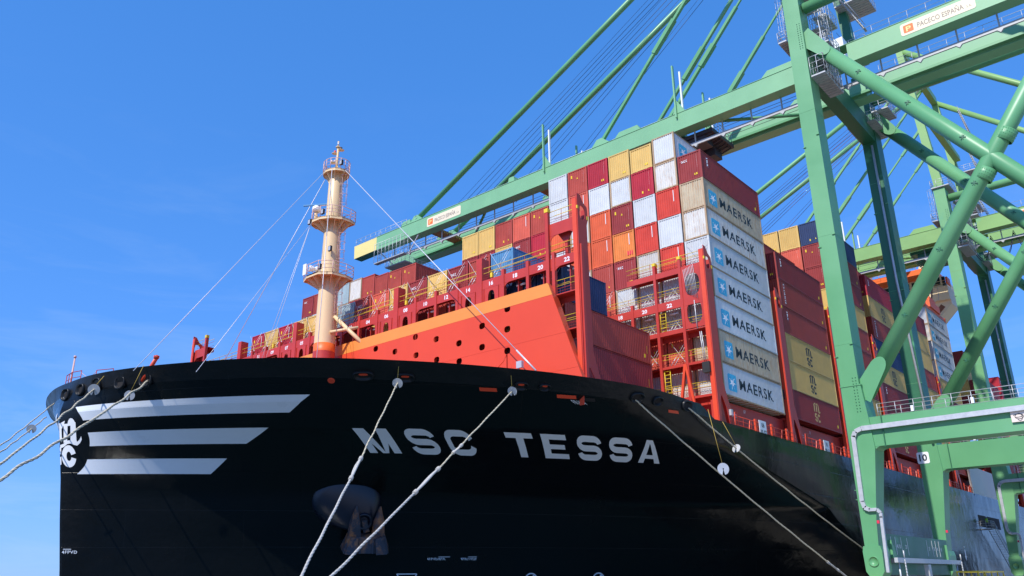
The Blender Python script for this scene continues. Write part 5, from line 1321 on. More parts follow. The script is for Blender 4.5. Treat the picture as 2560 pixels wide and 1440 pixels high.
    for gx, nm in ((20.0+dx, 'near'), (28.2+dx, 'far')):
        mb = MB(); gw = 1.65
        mb.box(gx, gx+gw, -50, -9.0, ZB, ZT); mb.box(gx, gx+gw, -8.2, 70.9, ZB, ZT)
        mb.box(gx-.06, gx+gw+.06, -50, 70.9, ZT+.002, ZT+.05); mb.box(gx-.05, gx+gw+.05, -50, 70.9, ZB-.05, ZB-.002)
        gd = P('girder', mb, GP if (nm == 'near' or first) else GP)
        mb = MB(); mb.prism([Vector((gx, 70.91, ZB)), Vector((gx, 76.8, ZB-.1)), Vector((gx, 76.9, ZT-.05)), Vector((gx, 70.91, ZT))], (gw, 0, 0)); tip = mb.build('boom_tip', [M_['ytip'] if nm == 'near' else M_[GP], M_[GD]], C)
        for pl in tip.data.polygons:
            if pl.normal.z < -.5: pl.material_index = 1  # underside takes the darker green, its shade painted in
        mb = MB(); railing(mb, [(gx+.1, -49, ZT+.05), (gx+.1, -10, ZT+.05)], 1.1, .03, 1.9, (.5,)); 
        railing(mb, [(gx+gw-.1, 8, ZT+.05), (gx+gw-.1, 76.3, ZT+.05)], 1.1, .025, 2.0, (.5,))
        railing(mb, [(gx+.1, 63.5, ZT+.05), (gx+.1, 76.6, ZT+.05), (gx+gw-.1, 76.6, ZT+.05)], 1.1, .03, 1.3, (.5,)); mb.build('railing', M_['galv'], gd)
        if nm == 'near':
            mb = MB(); mb.box(gx+gw+.1, gx+gw+.3, -48, 69, Z(53.6), Z(53.75)); mb.box(gx+gw-.05, gx+gw+.1, -48, 69, Z(53.5), Z(53.9))
            y = -46
            while y < 69: mb.box(gx+gw-.06, gx+gw+.06, y-.08, y+.08, Z(53.9), ZB-.05); mb.prism([Vector((gx+gw-.1, y-.3, Z(53.49))), Vector((gx+gw-.1, y+.3, Z(53.49))), Vector((gx+gw-.1, y, Z(53.15)))], (.25, 0, 0)); y += 3.8
            mb.build('festoon_rail', M_['galv_dk'], gd)
        # inner trolley rail shelf
        sx_ = gx+gw if nm == 'near' else gx-.5
        mb = MB(); mb.box(sx_+.02, sx_+.48, -49, 70, ZB+.3, ZB+.62); mb.build('trolley_rail_shelf', M_[GL2] if nm == 'far' else M_['rustline'], gd)
        # lugs, humps
        for y in (61.5, 24.6): mb = MB(); mb.prism([Vector((gx+.3, y-1.9, ZT)), Vector((gx+.3, y+1.6, ZT)), Vector((gx+.3, y+.45, ZT+1.25)), Vector((gx+.3, y-.35, ZT+1.3))], (.9, 0, 0)); mb.build('stay_lug', M_[GP], gd)
        for y, w_ in ((-1.0, 2.3), (20.1, 2.2), (63.8, 1.3), (40.6, .7)): mb = MB(); mb.prism([Vector((gx+.2, y-w_, ZT)), Vector((gx+.2, y+w_, ZT)), Vector((gx+.2, y+w_*.55, ZT+.95)), Vector((gx+.2, y-w_*.75, ZT+.95))], (1.2, 0, 0)); mb.build('hump', M_[GP], gd)
        for y in (12.4, 34.0):
            mb = MB(); mb.beam((gx-.15, y, ZB+1.7), (gx-.15, y, Z(64.9)), .34, .2, up=(0, 1, 0)); mb.prism([Vector((gx-.02, y-1.2, ZT)), Vector((gx-.02, y+.6, ZT)), Vector((gx-.02, y-.1, ZT+1.9))], (.15, 0, 0)); mb.build('latch_post', M_[GP], gd)
            mb = MB(); mb.beam((gx+.3, y-.75, ZT), (gx+.3, y-.75, Z(63.9)), .3, .2, up=(0, 1, 0)); mb.build('latch_post', M_['white'], gd)
    # cross ties with hazard painting
    for y in (59, 36, 14):
        mb = MB(); mb.box(21.7+dx, 28.1+dx, y-1.0, y+1.0, ZB+.5, ZB+.95); P('cross_tie', mb, 'hazard' if y > 20 else GL2)
    for y0, y1 in ((47, 56), (30, 22), (8, -2)):
        mb = MB(); mb.tube((21.6+dx, y0, ZB+.2), (28.2+dx, y1, ZB+.2), .22, 8); P('cross_strut', mb, GL2)
    # name plates
    for y0, y1, z0, z1 in ((58.4, 50.8, Z(55.85), Z(57.4)), (-14.65, -21.85, Z(55.95), Z(57.4))):
        mb = MB(); pl = rrect(abs(y0-y1), z1-z0, .25); gx = 20.0+dx; k = len(pl[0])
        mb.prism([Vector((gx-.03, y0-u, z0+v)) for u, v in pl[0]], (.02, 0, 0)); sg = P('name_plate', mb, paint('cream_sign_plate', (.80, .70, .50), var=.04))
        mb = MB(); hh_ = (z1-z0)
        tpp = text_polys('PACECO ESPAÑA', hh_*.52, .012, 1.0); kp = (abs(y0-y1)-hh_*1.9)/text_w(tpp)
        put_text(mb, tpp, lambda u, v: (gx-.036, y0-hh_*1.15-u*kp, z0+hh_*.25+v))
        put_text(mb, text_polys('.S.A.', hh_*.2, .0, 1.0), lambda u, v: (gx-.036, y1+hh_*.62-u*.8, z0+hh_*.25+v)); mb.build('plate_lettering', paint('brown_grey_lettering', (.22, .17, .15)), sg)
        mb = MB(); mb.prism([Vector((gx-.04, y0-hh_*.2-u, z0+hh_*.18+v)) for u, v in rrect(hh_*.68, hh_*.64, .1)[0]], (.01, 0, 0)); ic = mb.build('plate_icon', M_['bridgeorange'], sg)
        mb = MB(); put_text(mb, text_polys('P', hh_*.42, .02, 1.25), lambda u, v: (gx-.046, y0-hh_*.38-u, z0+hh_*.27+v)); mb.build('icon_letter', M_['ytip'], ic)
    # stays
    AY = -4.0; AZ = Z(90.0)
    for gx, ax in ((20.8+dx, 20.8+dx), (29.0+dx, 28.6+dx)):
        mb = MB(); mb.tube((gx, 61.4, ZT+.9), (ax, AY, AZ), .43, 14); st = P('outer_stay', mb, G)
        mb = MB(); mb.lathe((gx-.45, 61.4, ZT+.9), [(0, 0), (.28, 0), (.28, .12)], 12, axis=(-1, 0, 0)); mb.build('pin', M_['white'], st)
        a = Vector((gx, 24.5, ZT+1.0)); c = Vector((ax, AY, AZ)); 
        for (p, q, w_) in ((0, .32, .5), (.32, .44, .75), (.44, .62, .5), (.62, .68, .34), (.68, 1, .45)):
            mb = MB(); mb.beam(a+(c-a)*p, a+(c-a)*q, w_*.75, w_*.9, up=(1, 0, 0)); P('inner_stay', mb, G)
        a = Vector((gx, 14.2, ZT)); c = Vector((ax, AY+.5, Z(77.4)))
        for (p, q, w_) in ((0, .3, .5), (.3, .42, .75), (.42, .62, .5), (.62, .8, .3), (.8, 1, .5)):
            mb = MB(); mb.beam(a+(c-a)*p, a+(c-a)*q, w_*.75, w_*.9, up=(1, 0, 0)); P('latch_link', mb, G)
    # hoist ropes
    mb = MB()
    for i in range(11):
        x_ = 22.2+dx+.5*i; y0 = 56-i*.9-(4 if i > 5 else 0)-(5 if i > 8 else 0); mb.path([(x_, y0, ZT+.3), (x_, (y0+AY)/2+1, (ZT+AZ)/2-.5), (x_, AY, AZ-.6*(i % 3))], .045 if i % 3 else .03, 4)
    P('hoist_ropes', mb, 'cable' if first else 'cablep')
    mb = MB()
    for i, (x_, zz) in enumerate(((22.5, 56.9), (24.0, 56.4), (25.3, 56.8), (26.8, 56.2), (27.3, 57.2))): mb.path([(x_+dx, 69, Z(zz)), (x_+dx, 45, Z(zz)-.3), (x_+dx, 20, Z(zz)-.1), (x_+dx, -6, Z(zz))], .035, 4)
    P('trolley_ropes', mb, 'cable')
    # access platforms and ladders in galvanised steel
    def basket(x0, x1, y0, y1, z, h=1.2, full=False):
        mb = MB(); mb.box(x0, x1, y0, y1, z-.16, z)
        for k in range(int((x1-x0)/.5)): mb.box(x0+.2+.5*k, x0+.26+.5*k, y0, y1, z-.22, z-.161)
        pl = P('platform', mb, 'galv_dk'); mb = MB(); railing(mb, [(x0, y0, z), (x1, y0, z), (x1, y1, z), (x0, y1, z), (x0, y0, z)], h, .035, .9, (.33, .66))
        mb.build('railing', M_['galv'], pl); return pl
    basket(XA-.2, XA+2.8, -5.1, -4.2, Z(56.2)); basket(XA+.2, XA+5.5, -8.4, -6.95, Z(51.0), 2.2); basket(XA-.3, XA+5.0, -7.6, -5.0, Z(61.9)); basket(XA+2.5, XA+6.0, -8.6, -7.0, Z(56.0), 1.3)
    basket(XB-2.3, XB+3.2, -7.8, -4.4, Z(54.9-.6), 1.3); basket(XB-.5, XB+3.0, -9, -7.0, Z(56.4)); basket(19.2+dx, 20.0+dx, 62.9, 70.4, Z(52.6), 3.4); basket(20.5+dx, 28+dx, 64, 69, Z(51.9), .9); basket(XB-1, XB+3.4, -8, -4, Z(66)); basket(XB-1, XB+3.4, -9, -5, Z(73))
    mb = MB(); ladder(mb, (XA+.6, -4.95, Z(56.3)), (XA+.6, -4.95, Z(62)), .5, .35, .03); cage(mb, (XA+.6, -4.9, Z(57)), (XA+.6, -4.9, Z(62)), (0, 1, 0), .4, 1.0); P('caged_ladder', mb, 'galv')
    mb = MB()
    for k in range(5): ladder(mb, (20.2+dx+.3*k, 70.4, Z(52.6)+.0), (20.2+dx+.3*k, 70.4, ZT+1.1), .3, .6, .03) if k < 2 else None
    mb.beam((20.5+dx, 71, ZB), (24+dx, 69, Z(52.2)), .15, .15); mb.beam((20.2+dx, 62.9, Z(52.6)), (20.2+dx, 60.5, ZB), .12, .12); P('platform_hanger', mb, 'galv')
    # stair flights beside leg B and the A-frame
    flights = [((XB-3.5, -8.6, Z(58.2)), (XB-3.5, -5.5, Z(66))), ((XB-3.5, -8.8, Z(66)), (XB-3.5, -6, Z(73))), ((XB-3.5, -8.8, Z(73)), (XB-3.5, -6, Z(80)))] if first else [((XB, -9.2, Z(62)), (XB, -7.6, Z(69))), ((XB, -9.3, Z(70)), (XB, -8.1, Z(77.5))), ((XB, -9.2, Z(79)), (XB, -8.0, Z(86)))]
    for p, q in flights:
        mb = MB(); p = Vector(p); q = Vector(q)
        for sd in (-.42, .42): mb.beam(p+Vector((sd, 0, 0)), q+Vector((sd, 0, 0)), .06, .26, up=(1, 0, 0)); mb.tube(p+Vector((sd, 0, 1.0)), q+Vector((sd, 0, 1.0)), .03, 4)
        k = 14
        for i in range(k+1): c = p+(q-p)*i/k; mb.box(c.x-.42, c.x+.42, c.y-.14, c.y+.14, c.z-.02, c.z+.03)
        P('stair_flight', mb, 'galv_dk')
    for x0, x1, y0, y1, z, h in ((XA+2.5, XA+4.4, -8.3, -6.95, 58.0, 2.0), (XA+2.6, XA+5.8, -8.0, -6.95, 54.2, 1.6), (XA+4.0, XA+7.5, -8.4, -6.9, 60.5, 1.2), (XA+2.5, XA+6.5, -8.1, -6.95, 52.4, 1.2), (XB-3.5, XB-.2, -7.8, -6.4, 60.2, 1.2), (XB-3.0, XB-.2, -7.8, -5.2, 63.3, 1.2)): basket(x0, x1, y0, y1, Z(z), h)
    for k in range(9):
        mb = MB(); x_ = XA+2.6+.42*k; mb.beam((x_, -8.1, Z(52.4)), (x_+(.9 if k % 2 else -.9), -8.0, Z(60.5)), .09, .09); P('hanger_bar', mb, 'galv')
    mb = MB(); ladder(mb, (XA+3.2, -8.2, Z(52.5)), (XA+3.2, -8.2, Z(61)), .5, .35, .03); cage(mb, (XA+3.2, -8.2, Z(53.5)), (XA+3.2, -8.2, Z(61)), (0, -1, 0), .4, .8); P('caged_ladder', mb, 'galv')
    if first:
        mb = MB(); mb.box(23.3, 24.9, -7.9, -6.6, 58.3, 61.3); P('equipment_box', mb, 'white')
        mb = MB(); mb.path([(XB-.2, -6.3, 52), (XB-.2, -6.3, 34), (XB-.2, -6.9, 15.4)], .14, 8); P('downpipe', mb, 'galv')
    else:
        mb = MB(); mb.path([(XB-.2, -6.3, 50), (XB-.2, -6.3, 18)], .12, 8); P('downpipe', mb, 'galv')
    # machinery of the trolley
    ty = 12.0 if first else -1.5; tx0 = 22.0+dx
    mb = MB(); mb.box(tx0, tx0+6.0, ty-3.2, ty+3.5, ZB-.6, ZB-.1); mb.box(tx0+.3, tx0+2.4, ty-2, ty+2.4, ZB-1.5, ZB-.61); mb.box(tx0+3.6, tx0+5.6, ty-1.6, ty+2.6, ZB-1.9, ZB-.61)
    for k in range(8): mb.beam((tx0+.3+k*.75, ty-3, ZB-.7), (tx0+.7+k*.75, ty+3, ZB-1.9), .14, .14)
    tr = P('trolley', mb, 'cable' if first else GD)
    mb = MB(); railing(mb, [(tx0+.1, ty-3.1, ZB-.2), (tx0+5.9, ty-3.1, ZB-.2)], 1.6, .035, 1.0, (.4, .7)); railing(mb, [(tx0+.1, ty+3.4, ZB-1.4), (tx0+5.9, ty+3.4, ZB-1.4)], 1.4, .035, 1.0, (.4, .7)); mb.build('railing', M_['galv'], tr)
    if not first:
        mb = MB()
        for i in range(8): mb.tube((80.0+.25*(i % 4)-.3, .3+.5*(i//4), 45.2), (tx0+2.2+.25*(i % 4), ty+.6+.5*(i//4), ZB-1.2), .03, 4)
        P('fall_ropes', mb, 'cable')
        mb = MB()
        for k in range(7):       # festoon loops
            y0 = -7-3.2*k; pts = [(tx0-.1, y0-3.2*j/8, ZB-.9-3.6*math.sin(math.pi*j/8)) for j in range(9)]; mb.path(pts, .06, 4); mb.path([(p_[0]+.3, p_[1], p_[2]+.5) for p_ in pts], .04, 4)
        P('festoon_cable', mb, 'cable')
    # cable duct on the seaward face of the near frame
    mb = MB(); xd = XA-.14
    def duct(pts, w_=.42):
        for i in range(len(pts)-1): mb.beam((xd, *pts[i]), (xd, *pts[i+1]), .26, w_, up=(0, 0, 1) if abs(pts[i][0]-pts[i+1][0]) > abs(pts[i][1]-pts[i+1][1]) else (0, 1, 0))
    duct([(-35, 14.45), (-6.5, 14.25)]); duct([(-6.5, 14.25), (-5.95, 14.05), (-5.72, 13.6)], .38); duct([(-5.72, 13.7), (-5.62, 8.0)], .36); duct([(-5.62, 8.05), (-5.75, 7.5), (-6.15, 7.3)], .34); duct([(-6.1, 7.3), (-6.75, 7.3), (-7.0, 7.0), (-7.0, 6.6)], .26); duct([(-7.0, 6.7), (-6.85, 2.2)], .24)
    P('cable_duct', mb, 'galv')
    mb = MB(); mb.box(XA-.03, XA-.005, -19.2, -18.1, 13.3, 14.12); sg = P('company_plate', mb, paint('pale_pink_plate', (.78, .66, .58), var=.04))
    mb = MB()
    for (cy, cz, ry, rz, a0, a1) in ((-18.68, 13.72, .3, .2, 0, 360), (-18.6, 13.78, .34, .12, 20, 300), (-18.7, 13.66, .18, .28, 60, 330)):
        mb.path([(XA-.045, cy+ry*math.cos(math.radians(a0+(a1-a0)*i/18)), cz+rz*math.sin(math.radians(a0+(a1-a0)*i/18))) for i in range(19)], .02, 4)
    mb.build('globe_mark', M_['darkink'], sg)
    # number plate on leg B
    mb = MB(); mb.prism([Vector((XB-.03, -4.93-.1-u, 13.35+v)) for u, v in rrect(1.22, 1.22, .16)[0]], (.02, 0, 0)); nb = P('number_plate', mb, 'emblemwhite')
    mb = MB(); tp = text_polys(number, .74, .03, 1.0); wt = text_w(tp); put_text(mb, tp, lambda u, v: (XB-.036, -5.64+wt/2-u, 13.6+v)); mb.build('number', M_['darkink'], nb)
    for X in (XA, XB): mb = MB(); mb.box(X-.1, X+.05, -6.75, -6.55, 6.15, 6.4); P('warning_lamp', mb, 'pinkst')
    return C
crane(0, 1.0, ('green', 'green_pale', 'green_shaded', 'green'), 'green container crane numbered 10 standing nearest on the quay, boom over the bow', '10', True)
crane(57, .957, ('green_lime2', 'green_lime', 'green_shaded', 'green_lime'), 'yellowish green crane further along the quay, seen behind the nearer crane', '9', False)

# spreader hanging from the second crane
sp = empty('container_spreader', (80, .9, 42.6), 'orange spreader frame lowered onto the stack below the far crane', 'spreader')
mb = MB(); mb.box(74.5, 86.2, .2, .5, 42.7, 43.2); mb.box(74.5, 86.2, 2.1, 2.4, 42.7, 43.2); mb.box(74.4, 74.8, .1, 2.5, 42.6, 43.3); mb.box(86, 86.4, .1, 2.5, 42.6, 43.3); mb.build('beam_frame', M_['spreader'], sp)
mb = MB(); mb.box(77, 83, 0, 1.4, 43.2, 44.4); mb.box(78.3, 81.5, .2, 1.2, 44.4, 45.3); mb.build('headblock', M_['spreader'], sp)
for x in (77.4, 79.2, 80.9, 82.7):
    mb = MB(); mb.lathe((x, .7, 45.0), [(.0, -.2), (.55, -.2), (.4, 0), (.55, .2), (0, .2)], 14, axis=(0, 1, 0)); mb.build('sheave', M_['spreader'], sp)

# ------------------------------------------------------------------ deckhouse
DH = empty('deckhouse', (90, 30.9, 13.3), parent=SHIP)
mb = MB(); mb.box(90, 101, 6, 55.8, 13.3, 46.8); part(mb, 'house_front', 'superstr', DH)
mb = MB(); mb.box(89.6, 97, -.6, 62.4, 47.6, 50.1); part(mb, 'bridge_deck', 'superstr', DH)
mb = MB(); mb.box(90.0, 99, .2, 61.6, 50.12, 52.2); wh = part(mb, 'wheelhouse', 'superstr', DH)
for k in range(24):
    y0 = .5+2.54*k; mb = MB(); mb.box(89.95, 89.99, y0, y0+2.1, 50.55, 51.95); mb.build('window', M_['glass'], wh)
mb = MB(); mb.box(90.1, 91.2, -.3, .19, 50.5, 52.0); mb.build('window', M_['glass'], wh)
mb = MB(); mb.box(89.7, 99.3, 1.2, 60.6, 52.22, 54.2); part(mb, 'orange_parapet', 'bridgeorange', DH)
mb = MB(); railing(mb, [(89.65, -.55, 50.1), (89.65, 62.3, 50.1)], 1.0, .045, 2.2, (.5,)); railing(mb, [(89.65, -.55, 50.1), (96.9, -.55, 50.1)], 1.0, .045, 2.2, (.5,)); part(mb, 'wing_rail', 'superstr', DH)
mb = MB(); railing(mb, [(90, 4, 54.25), (90, 58, 54.25)], 1.3, .045, 2.2, (.33, .66)); mb.box(93, 95, 13, 16, 54.2, 56.6); mb.lathe((92, 3.4, 54.2), [(.6, 0), (.6, 1), (0, 1.6)], 14); part(mb, 'compass_deck_fittings', 'superstr', DH)
mb = MB()
for k in range(12): mb.path([(89.58, 1+1.15*k, 50.0), (89.58, 1.1+1.15*k, 48.3), (89.6, 1.25+1.15*k, 47.7)], .07, 4)
part(mb, 'frame_ribs', 'superbeige', DH)
for sgn in (0, 1):
    def yy(v): return v if sgn == 0 else 61.8-v
    mb = MB(); mb.prism([Vector((90.3, yy(-.6), 47.6)), Vector((90.3, yy(-.6), 46.9)), Vector((90.3, yy(5.0), 41.5)), Vector((90.3, yy(7.2), 41.5)), Vector((90.3, yy(7.2), 47.6))], (4.5, 0, 0))
    br = part(mb, 'wing_bracket', 'superstr', DH)
    mb = MB(); mb.prism([Vector((90.27, yy(.5), 46.5)), Vector((90.27, yy(1.9), 45.2)), Vector((90.27, yy(2.5), 45.8)), Vector((90.27, yy(1.1), 47.1))], (.02, 0, 0)); mb.build('louvre', M_['rustline'], br)
    mb = MB(); mb.lathe((90.25, yy(5.4), 46.0), [(0, 0), (.8, 0), (.8, .1)], 18, axis=(-1, 0, 0)); mb.build('round_port', M_['superbeige'], br)
mb = MB(); mb.box(79.6, 95.0, CL-31.28, CL-31.1, 13.42, 18.0); mb.box(79.3, 79.62, CL-31.3, CL-31.0, 13.42, 18.1); part(mb, 'side_screen', 'superbeige', SHIP)
mb = MB(); mb.box(89.0, 91.0, -.9, -.6, 50.3, 51.5); part(mb, 'lifebuoy_box', 'bridgeorange', DH)

# ------------------------------------------------------------------ side opening with the pilot ladder platform and a worker
mb = MB(); mb.box(79.0, 93.0, CL-31.32, CL-31.29, 8.9, 10.6); so_ = part(mb, 'side_opening', 'hole', SHIP)  # dark panel on the hull paints the shade of the opening
gw_ = empty('accommodation_ladder', (80, -1.2, 8.6), 'grey accommodation ladder let down from the dark opening in the hull side', 'ladder')
mb = MB(); mb.box(79.2, 81.4, -1.9, -.45, 8.45, 8.55); railing(mb, [(79.2, -.5, 8.55), (79.2, -1.9, 8.55), (81.4, -1.9, 8.55)], 1.1, .03, .8); mb.build('landing', M_['galv'], gw_)
mb = MB()
for sd in (-1.9, -1.0): mb.beam((81.4, sd, 8.5), (92, sd, 2.5), .08, .25)
for k in range(26): c = Vector((81.4, -1.45, 8.5)).lerp(Vector((92, -1.45, 2.5)), k/26); mb.box(c.x-.15, c.x+.15, -1.9, -1.0, c.z-.02, c.z+.02)
railing(mb, [(81.4, -1.9, 8.6), (92, -1.9, 2.6)], 1.0, .03, 1.2); mb.build('stair', M_['galv'], gw_)
def person(loc, label):
    bm = bmesh.new(); sk = bm.verts.layers.skin.verify()
    J = {'pel': (0, 0, .95, .14), 'che': (0, 0, 1.28, .16), 'nek': (0, 0, 1.5, .06), 'hed': (-.02, 0, 1.66, .1), 'top': (-.02, 0, 1.76, .07),
         'sl': (0, .19, 1.42, .07), 'el': (-.05, .27, 1.15, .05), 'hl': (-.25, .24, 1.02, .035), 'sr': (0, -.19, 1.42, .07), 'er': (-.05, -.27, 1.15, .05), 'hr': (-.25, -.22, 1.05, .035),
         'kl': (-.03, .1, .5, .07), 'al': (0, .11, .09, .045), 'fl': (-.14, .11, .04, .04), 'kr': (-.03, -.1, .5, .07), 'ar': (0, -.11, .09, .045), 'fr': (-.14, -.11, .04, .04)}
    V = {}
    for k, (x, y, z, r) in J.items(): v = bm.verts.new((x, y, z)); v[sk].radius = (r, r); V[k] = v
    V['pel'][sk].use_root = True
    for a, b_ in (('pel', 'che'), ('che', 'nek'), ('nek', 'hed'), ('hed', 'top'), ('che', 'sl'), ('sl', 'el'), ('el', 'hl'), ('che', 'sr'), ('sr', 'er'), ('er', 'hr'), ('pel', 'kl'), ('kl', 'al'), ('al', 'fl'), ('pel', 'kr'), ('kr', 'ar'), ('ar', 'fr')): bm.edges.new((V[a], V[b_]))
    me = bpy.data.meshes.new('person'); bm.to_mesh(me); bm.free(); o = bpy.data.objects.new('person', me); COL.objects.link(o); o.location = loc
    m1 = o.modifiers.new('skin', 'SKIN'); m2 = o.modifiers.new('sub', 'SUBSURF'); m2.levels = 1; m2.render_levels = 1
    me.materials.append(paint('dark_work_trousers', (.03, .04, .07))); WPOS[o.name] = tuple(loc)
    tag(o, label, 'person')
    mb = MB(); mb.lathe((loc[0], loc[1], loc[2]), [(.17, .95), (.21, 1.15), (.23, 1.38), (.15, 1.5)], 12); mb.build('hi_vis_vest', paint('lime_vest', (.45, .75, .04)), o)
    mb = MB(); mb.lathe((loc[0]-.02, loc[1], loc[2]), [(.125, 1.68), (.13, 1.75), (.08, 1.84), (0, 1.86)], 12); mb.build('hard_hat', M_['white'], o)
    return o
person((80.2, -1.2, 8.55), 'worker in a lime hi-vis vest standing on the ladder landing beside the hull')

# ------------------------------------------------------------------ quay furniture
def bollard(x, y, lab):
    mb = MB(); mb.lathe((x, y, 0), [(.5, 0), (.5, .06), (.28, .12), (.24, .45), (.42, .6), (.44, .7), (.25, .78), (0, .8)], 20)
    return mb.build('bollard', M_['black'], None, lab, 'bollard', 'mooring bollards along the quay edge', loc=(x, y, 0))
for i, (x, lb) in enumerate(((-59, 'black bollard on the quay edge holding the four bow lines'), (-44, 'black bollard on the quay edge holding the two breast lines'), (15.4, 'black bollard on the quay edge by the near crane foot'), (31.5, 'black bollard on the quay edge between the crane feet'))):
    bollard(x, -3.9, lb)
yf = empty('yellow_frame', (34, -9.5, 0), 'yellow painted steel frame standing on the quay beside the near crane', 'frame')
mb = MB()
for y in (-10.4, -8.6):
    mb.beam((27, y, 2.25), (37.5, y, 2.25), .14, .14)
    for k in range(5): mb.tube((27+2.6*k, y, 0), (27+2.6*k, y, 2.2), .05, 6); mb.beam((27+2.6*k, y, 2.2), (27.6+2.6*k, y, 1.5), .08, .08)
for k in range(5): mb.beam((27+2.6*k, -10.4, 2.25), (27+2.6*k, -8.6, 2.25), .12, .12)
mb.build('bar_frame', M_['yellow'], yf)

# ------------------------------------------------------------------ mooring lines
def strand(mb, pts, r, tw, ph, R, n=5):
    out = []; 
    for i, p in enumerate(pts):
        a = pts[max(0, i-1)]; c = pts[min(len(pts)-1, i+1)]; d = (c-a).normalized(); e_ = d.cross(Vector((0, 0, 1))).normalized(); g = d.cross(e_)
        an = 2*math.pi*i*tw+ph; out.append(p+(e_*math.cos(an)+g*math.sin(an))*R)
    mb.path(out, r, n)
def rope_pts(p, q, sag, step, wob=0, seed=0):
    p = Vector(p); q = Vector(q); L = (q-p).length; k = int(L/step); rd = random.Random(seed); f1, f2 = rd.uniform(.8, 1.2), rd.uniform(0, 6)
    side = (q-p).normalized().cross(Vector((0, 0, 1)))
    return [p.lerp(q, i/k)-Vector((0, 0, sag*4*(i/k)*(1-i/k)))+side*wob*math.sin(f1*i*step*2.1+f2)+Vector((0, 0, wob*math.sin(f1*i*step*1.7+f2*2))) for i in range(k+1)]
def line(p, q, sag, label, r=.05, tail=0.0, seed=0, wob=.02, spl=()):
    p = Vector(p); q = Vector(q); root = empty('mooring_line', q, label, 'mooring rope', 'mooring lines from the bow to the quay')
    full = rope_pts(p, q, sag, .12, wob, seed); k = int(len(full)*(1-tail))
    mb = MB()
    for ph in (0, 2.1, 4.2): strand(mb, full[:k+1][::2], r*.62, .16, ph, r*.5, 5)
    mb.build('rope', M_['rope'], root)
    if tail:
        mb = MB()
        for ph in (0, 2.1, 4.2): strand(mb, full[k:], r*.8, .15, ph, r*.66, 6)
        mb.build('rope_tail', M_['ropew'], root)
        for (a, b_, rr2) in spl:
            i0, i1 = int(len(full)*a), int(len(full)*b_); mb = MB(); seg = full[i0:i1+1]; n_ = len(seg); off_ = (q-p).normalized().cross(Vector((0, 0, 1)))
            for sg in (-1, 1): mb.path([s_+off_*sg*rr2*.55*math.sin(math.pi*i/(n_-1)) for i, s_ in enumerate(seg)], rr2*.62, 7)
            mb.build('splice_sleeve', M_['ropew'], root)
            for c in (seg[0], seg[-1]):
                mb = MB()
                for j in range(5): d = (q-p).normalized(); mb.path([c+d*(.06*j-.12)+(off_*math.cos(a_)+d.cross(off_)*math.sin(a_))*rr2*1.15 for a_ in [2*math.pi*t_/9 for t_ in range(9)]], .025, 4, closed=True)
                mb.build('whipping', M_['ropew'], root)
    return full
def ratguard(c, d, r, label, r_cord_top=None):
    root = empty('rat_guard', c, label, 'rat guard', 'round rat guards hung on the mooring lines')
    c = Vector(c); d = Vector(d).normalized(); mb = MB(); n = 26; t = d.cross(Vector((0, 0, 1))).normalized(); g = t.cross(d)
    pts = [c]; ang = [math.radians(-90+14+(332)*i/n) for i in range(n+1)]
    rim = [c+(t*math.cos(a)+g*math.sin(a))*r for a in ang]; nar = [c+(t*math.cos(a)+g*math.sin(a))*r*.13 for a in ang]
    th = d*.02
    v = rim+nar+[p+th for p in rim]+[p+th for p in nar]; m_ = n+1; f = []
    for i in range(n): f += [(i, i+1, m_+i+1, m_+i), (2*m_+i, 3*m_+i, 3*m_+i+1, 2*m_+i+1), (i, 2*m_+i, 2*m_+i+1, i+1), (m_+i, m_+i+1, 3*m_+i+1, 3*m_+i)]
    mb.add(v, f); mb.build('disc', M_['galv'], root)
    if r_cord_top: mb = MB(); mb.tube(c+g*r*.4, r_cord_top, .02, 4); mb.build('cord', M_['cord'], root)
B1, B2, B3, B4 = (-59, -3.9, .55), (-44, -3.9, .55), (15.4, -3.9, .55), (31.5, -3.9, .55)
l1 = line((-40.1, 32.3, 14.2), (-59.15, -3.9, .62), .35, 'thin leftmost bow line running down from the very tip of the bow', .04, seed=1)
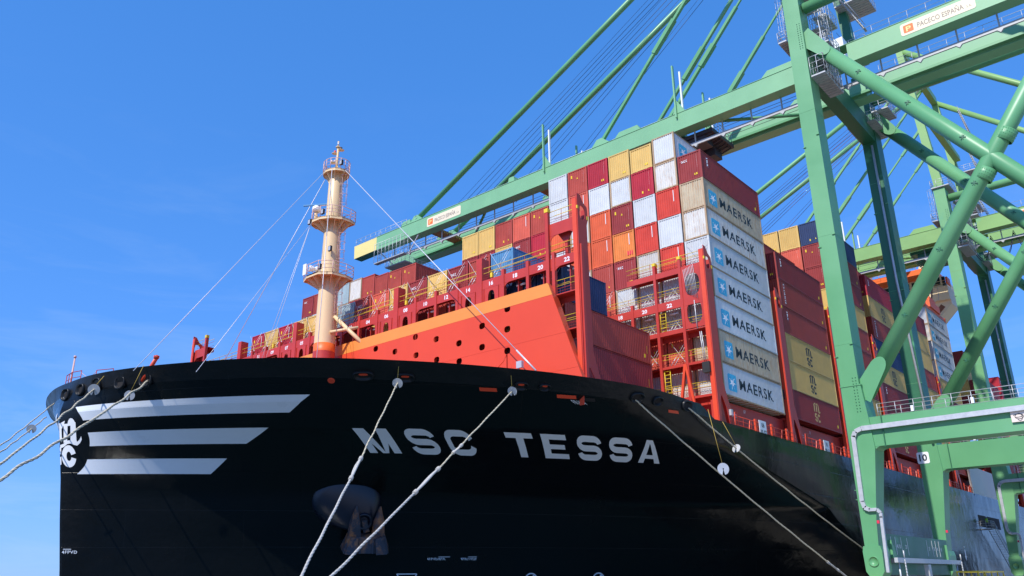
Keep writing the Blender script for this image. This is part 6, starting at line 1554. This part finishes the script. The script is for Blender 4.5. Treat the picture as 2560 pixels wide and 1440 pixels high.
l2 = line((-40.2, 33.0, 13.3), (-59.6, -3.9, .58), .5, 'second bow line from the left, passing below the tip of the bow', .042, seed=2)
l3 = line((-39.35, 27.5, 14.65), (-58.4, -3.9, .6), .25, 'bow line coming through the round guard near the stem', .058, seed=3, wob=.035)
l4 = line((-37.8, 23.1, 14.68), (-58.9, -3.9, .55), .25, 'thick bow line crossing in front of the white emblem', .066, seed=4, wob=.04)
l5 = line((-27.55, 9.55, 14.38), (-44.5, -3.9, .6), .12, 'breast line with white tail dropping past the letter M', .045, .45, 5, .02, ((.47, .56, .09),))
l6 = line((-21.1, 5.0, 14.2), (-44.1, -3.9, .6), .12, 'breast line with white tail crossing the letter C and the anchor', .042, .5, 6, .015, ((.38, .42, .07), (.5, .60, .09)))
l7 = line((-12.74, .85, 13.98), (15.4, -3.9, .6), .3, 'forward spring line running aft from the large fairlead below the letter A', .06, .2, 7, .012, ((.8, .85, .09),))
l8 = line((-7.5, -.5, 14.0), (31.5, -3.9, .6), .5, 'aft spring line disappearing behind the near crane foot', .06, 0, 8, .012)
def at(l_, f): return l_[int(f*(len(l_)-1))], (l_[int(f*(len(l_)-1))+1]-l_[int(f*(len(l_)-1))])
for l_, f, r, lab, top in ((l3, .02, .38, 'round galvanised rat guard pressed against the third bow fairlead from the stem', (-39.2, 26.5, 15.55)), (l5, .03, .34, 'white round rat guard on the line above the letter M', (-28.3, 8.8, 15.2)),
                           (l6, .03, .32, 'white round rat guard on the line above the letter C', (-22.2, 4.5, 14.98)), (l8, .16, .36, 'rat guard part-way along the aft spring line', (-2.0, -.45, 13.7))):
    c, d = at(l_, f); ratguard(c, d, r, lab, top)
c = Vector((-38.5, 24.0, 13.75)); ratguard(c, Vector((-.6, -1, -.3)), .33, 'rat guard hanging loose below the fourth bow fairlead', (-38.4, 22.8, 15.6))
c = Vector((-4.2, -1.2, 9.7)); ratguard(c, Vector((-1, -1, 0)), .45, 'rat guard hanging free on a long yellow cord right of the name', (-4.6, -.6, 14.3))
c, d = at(l2, .12); ratguard(c, d, .3, 'dark rat guard on the second bow line left of the stem')
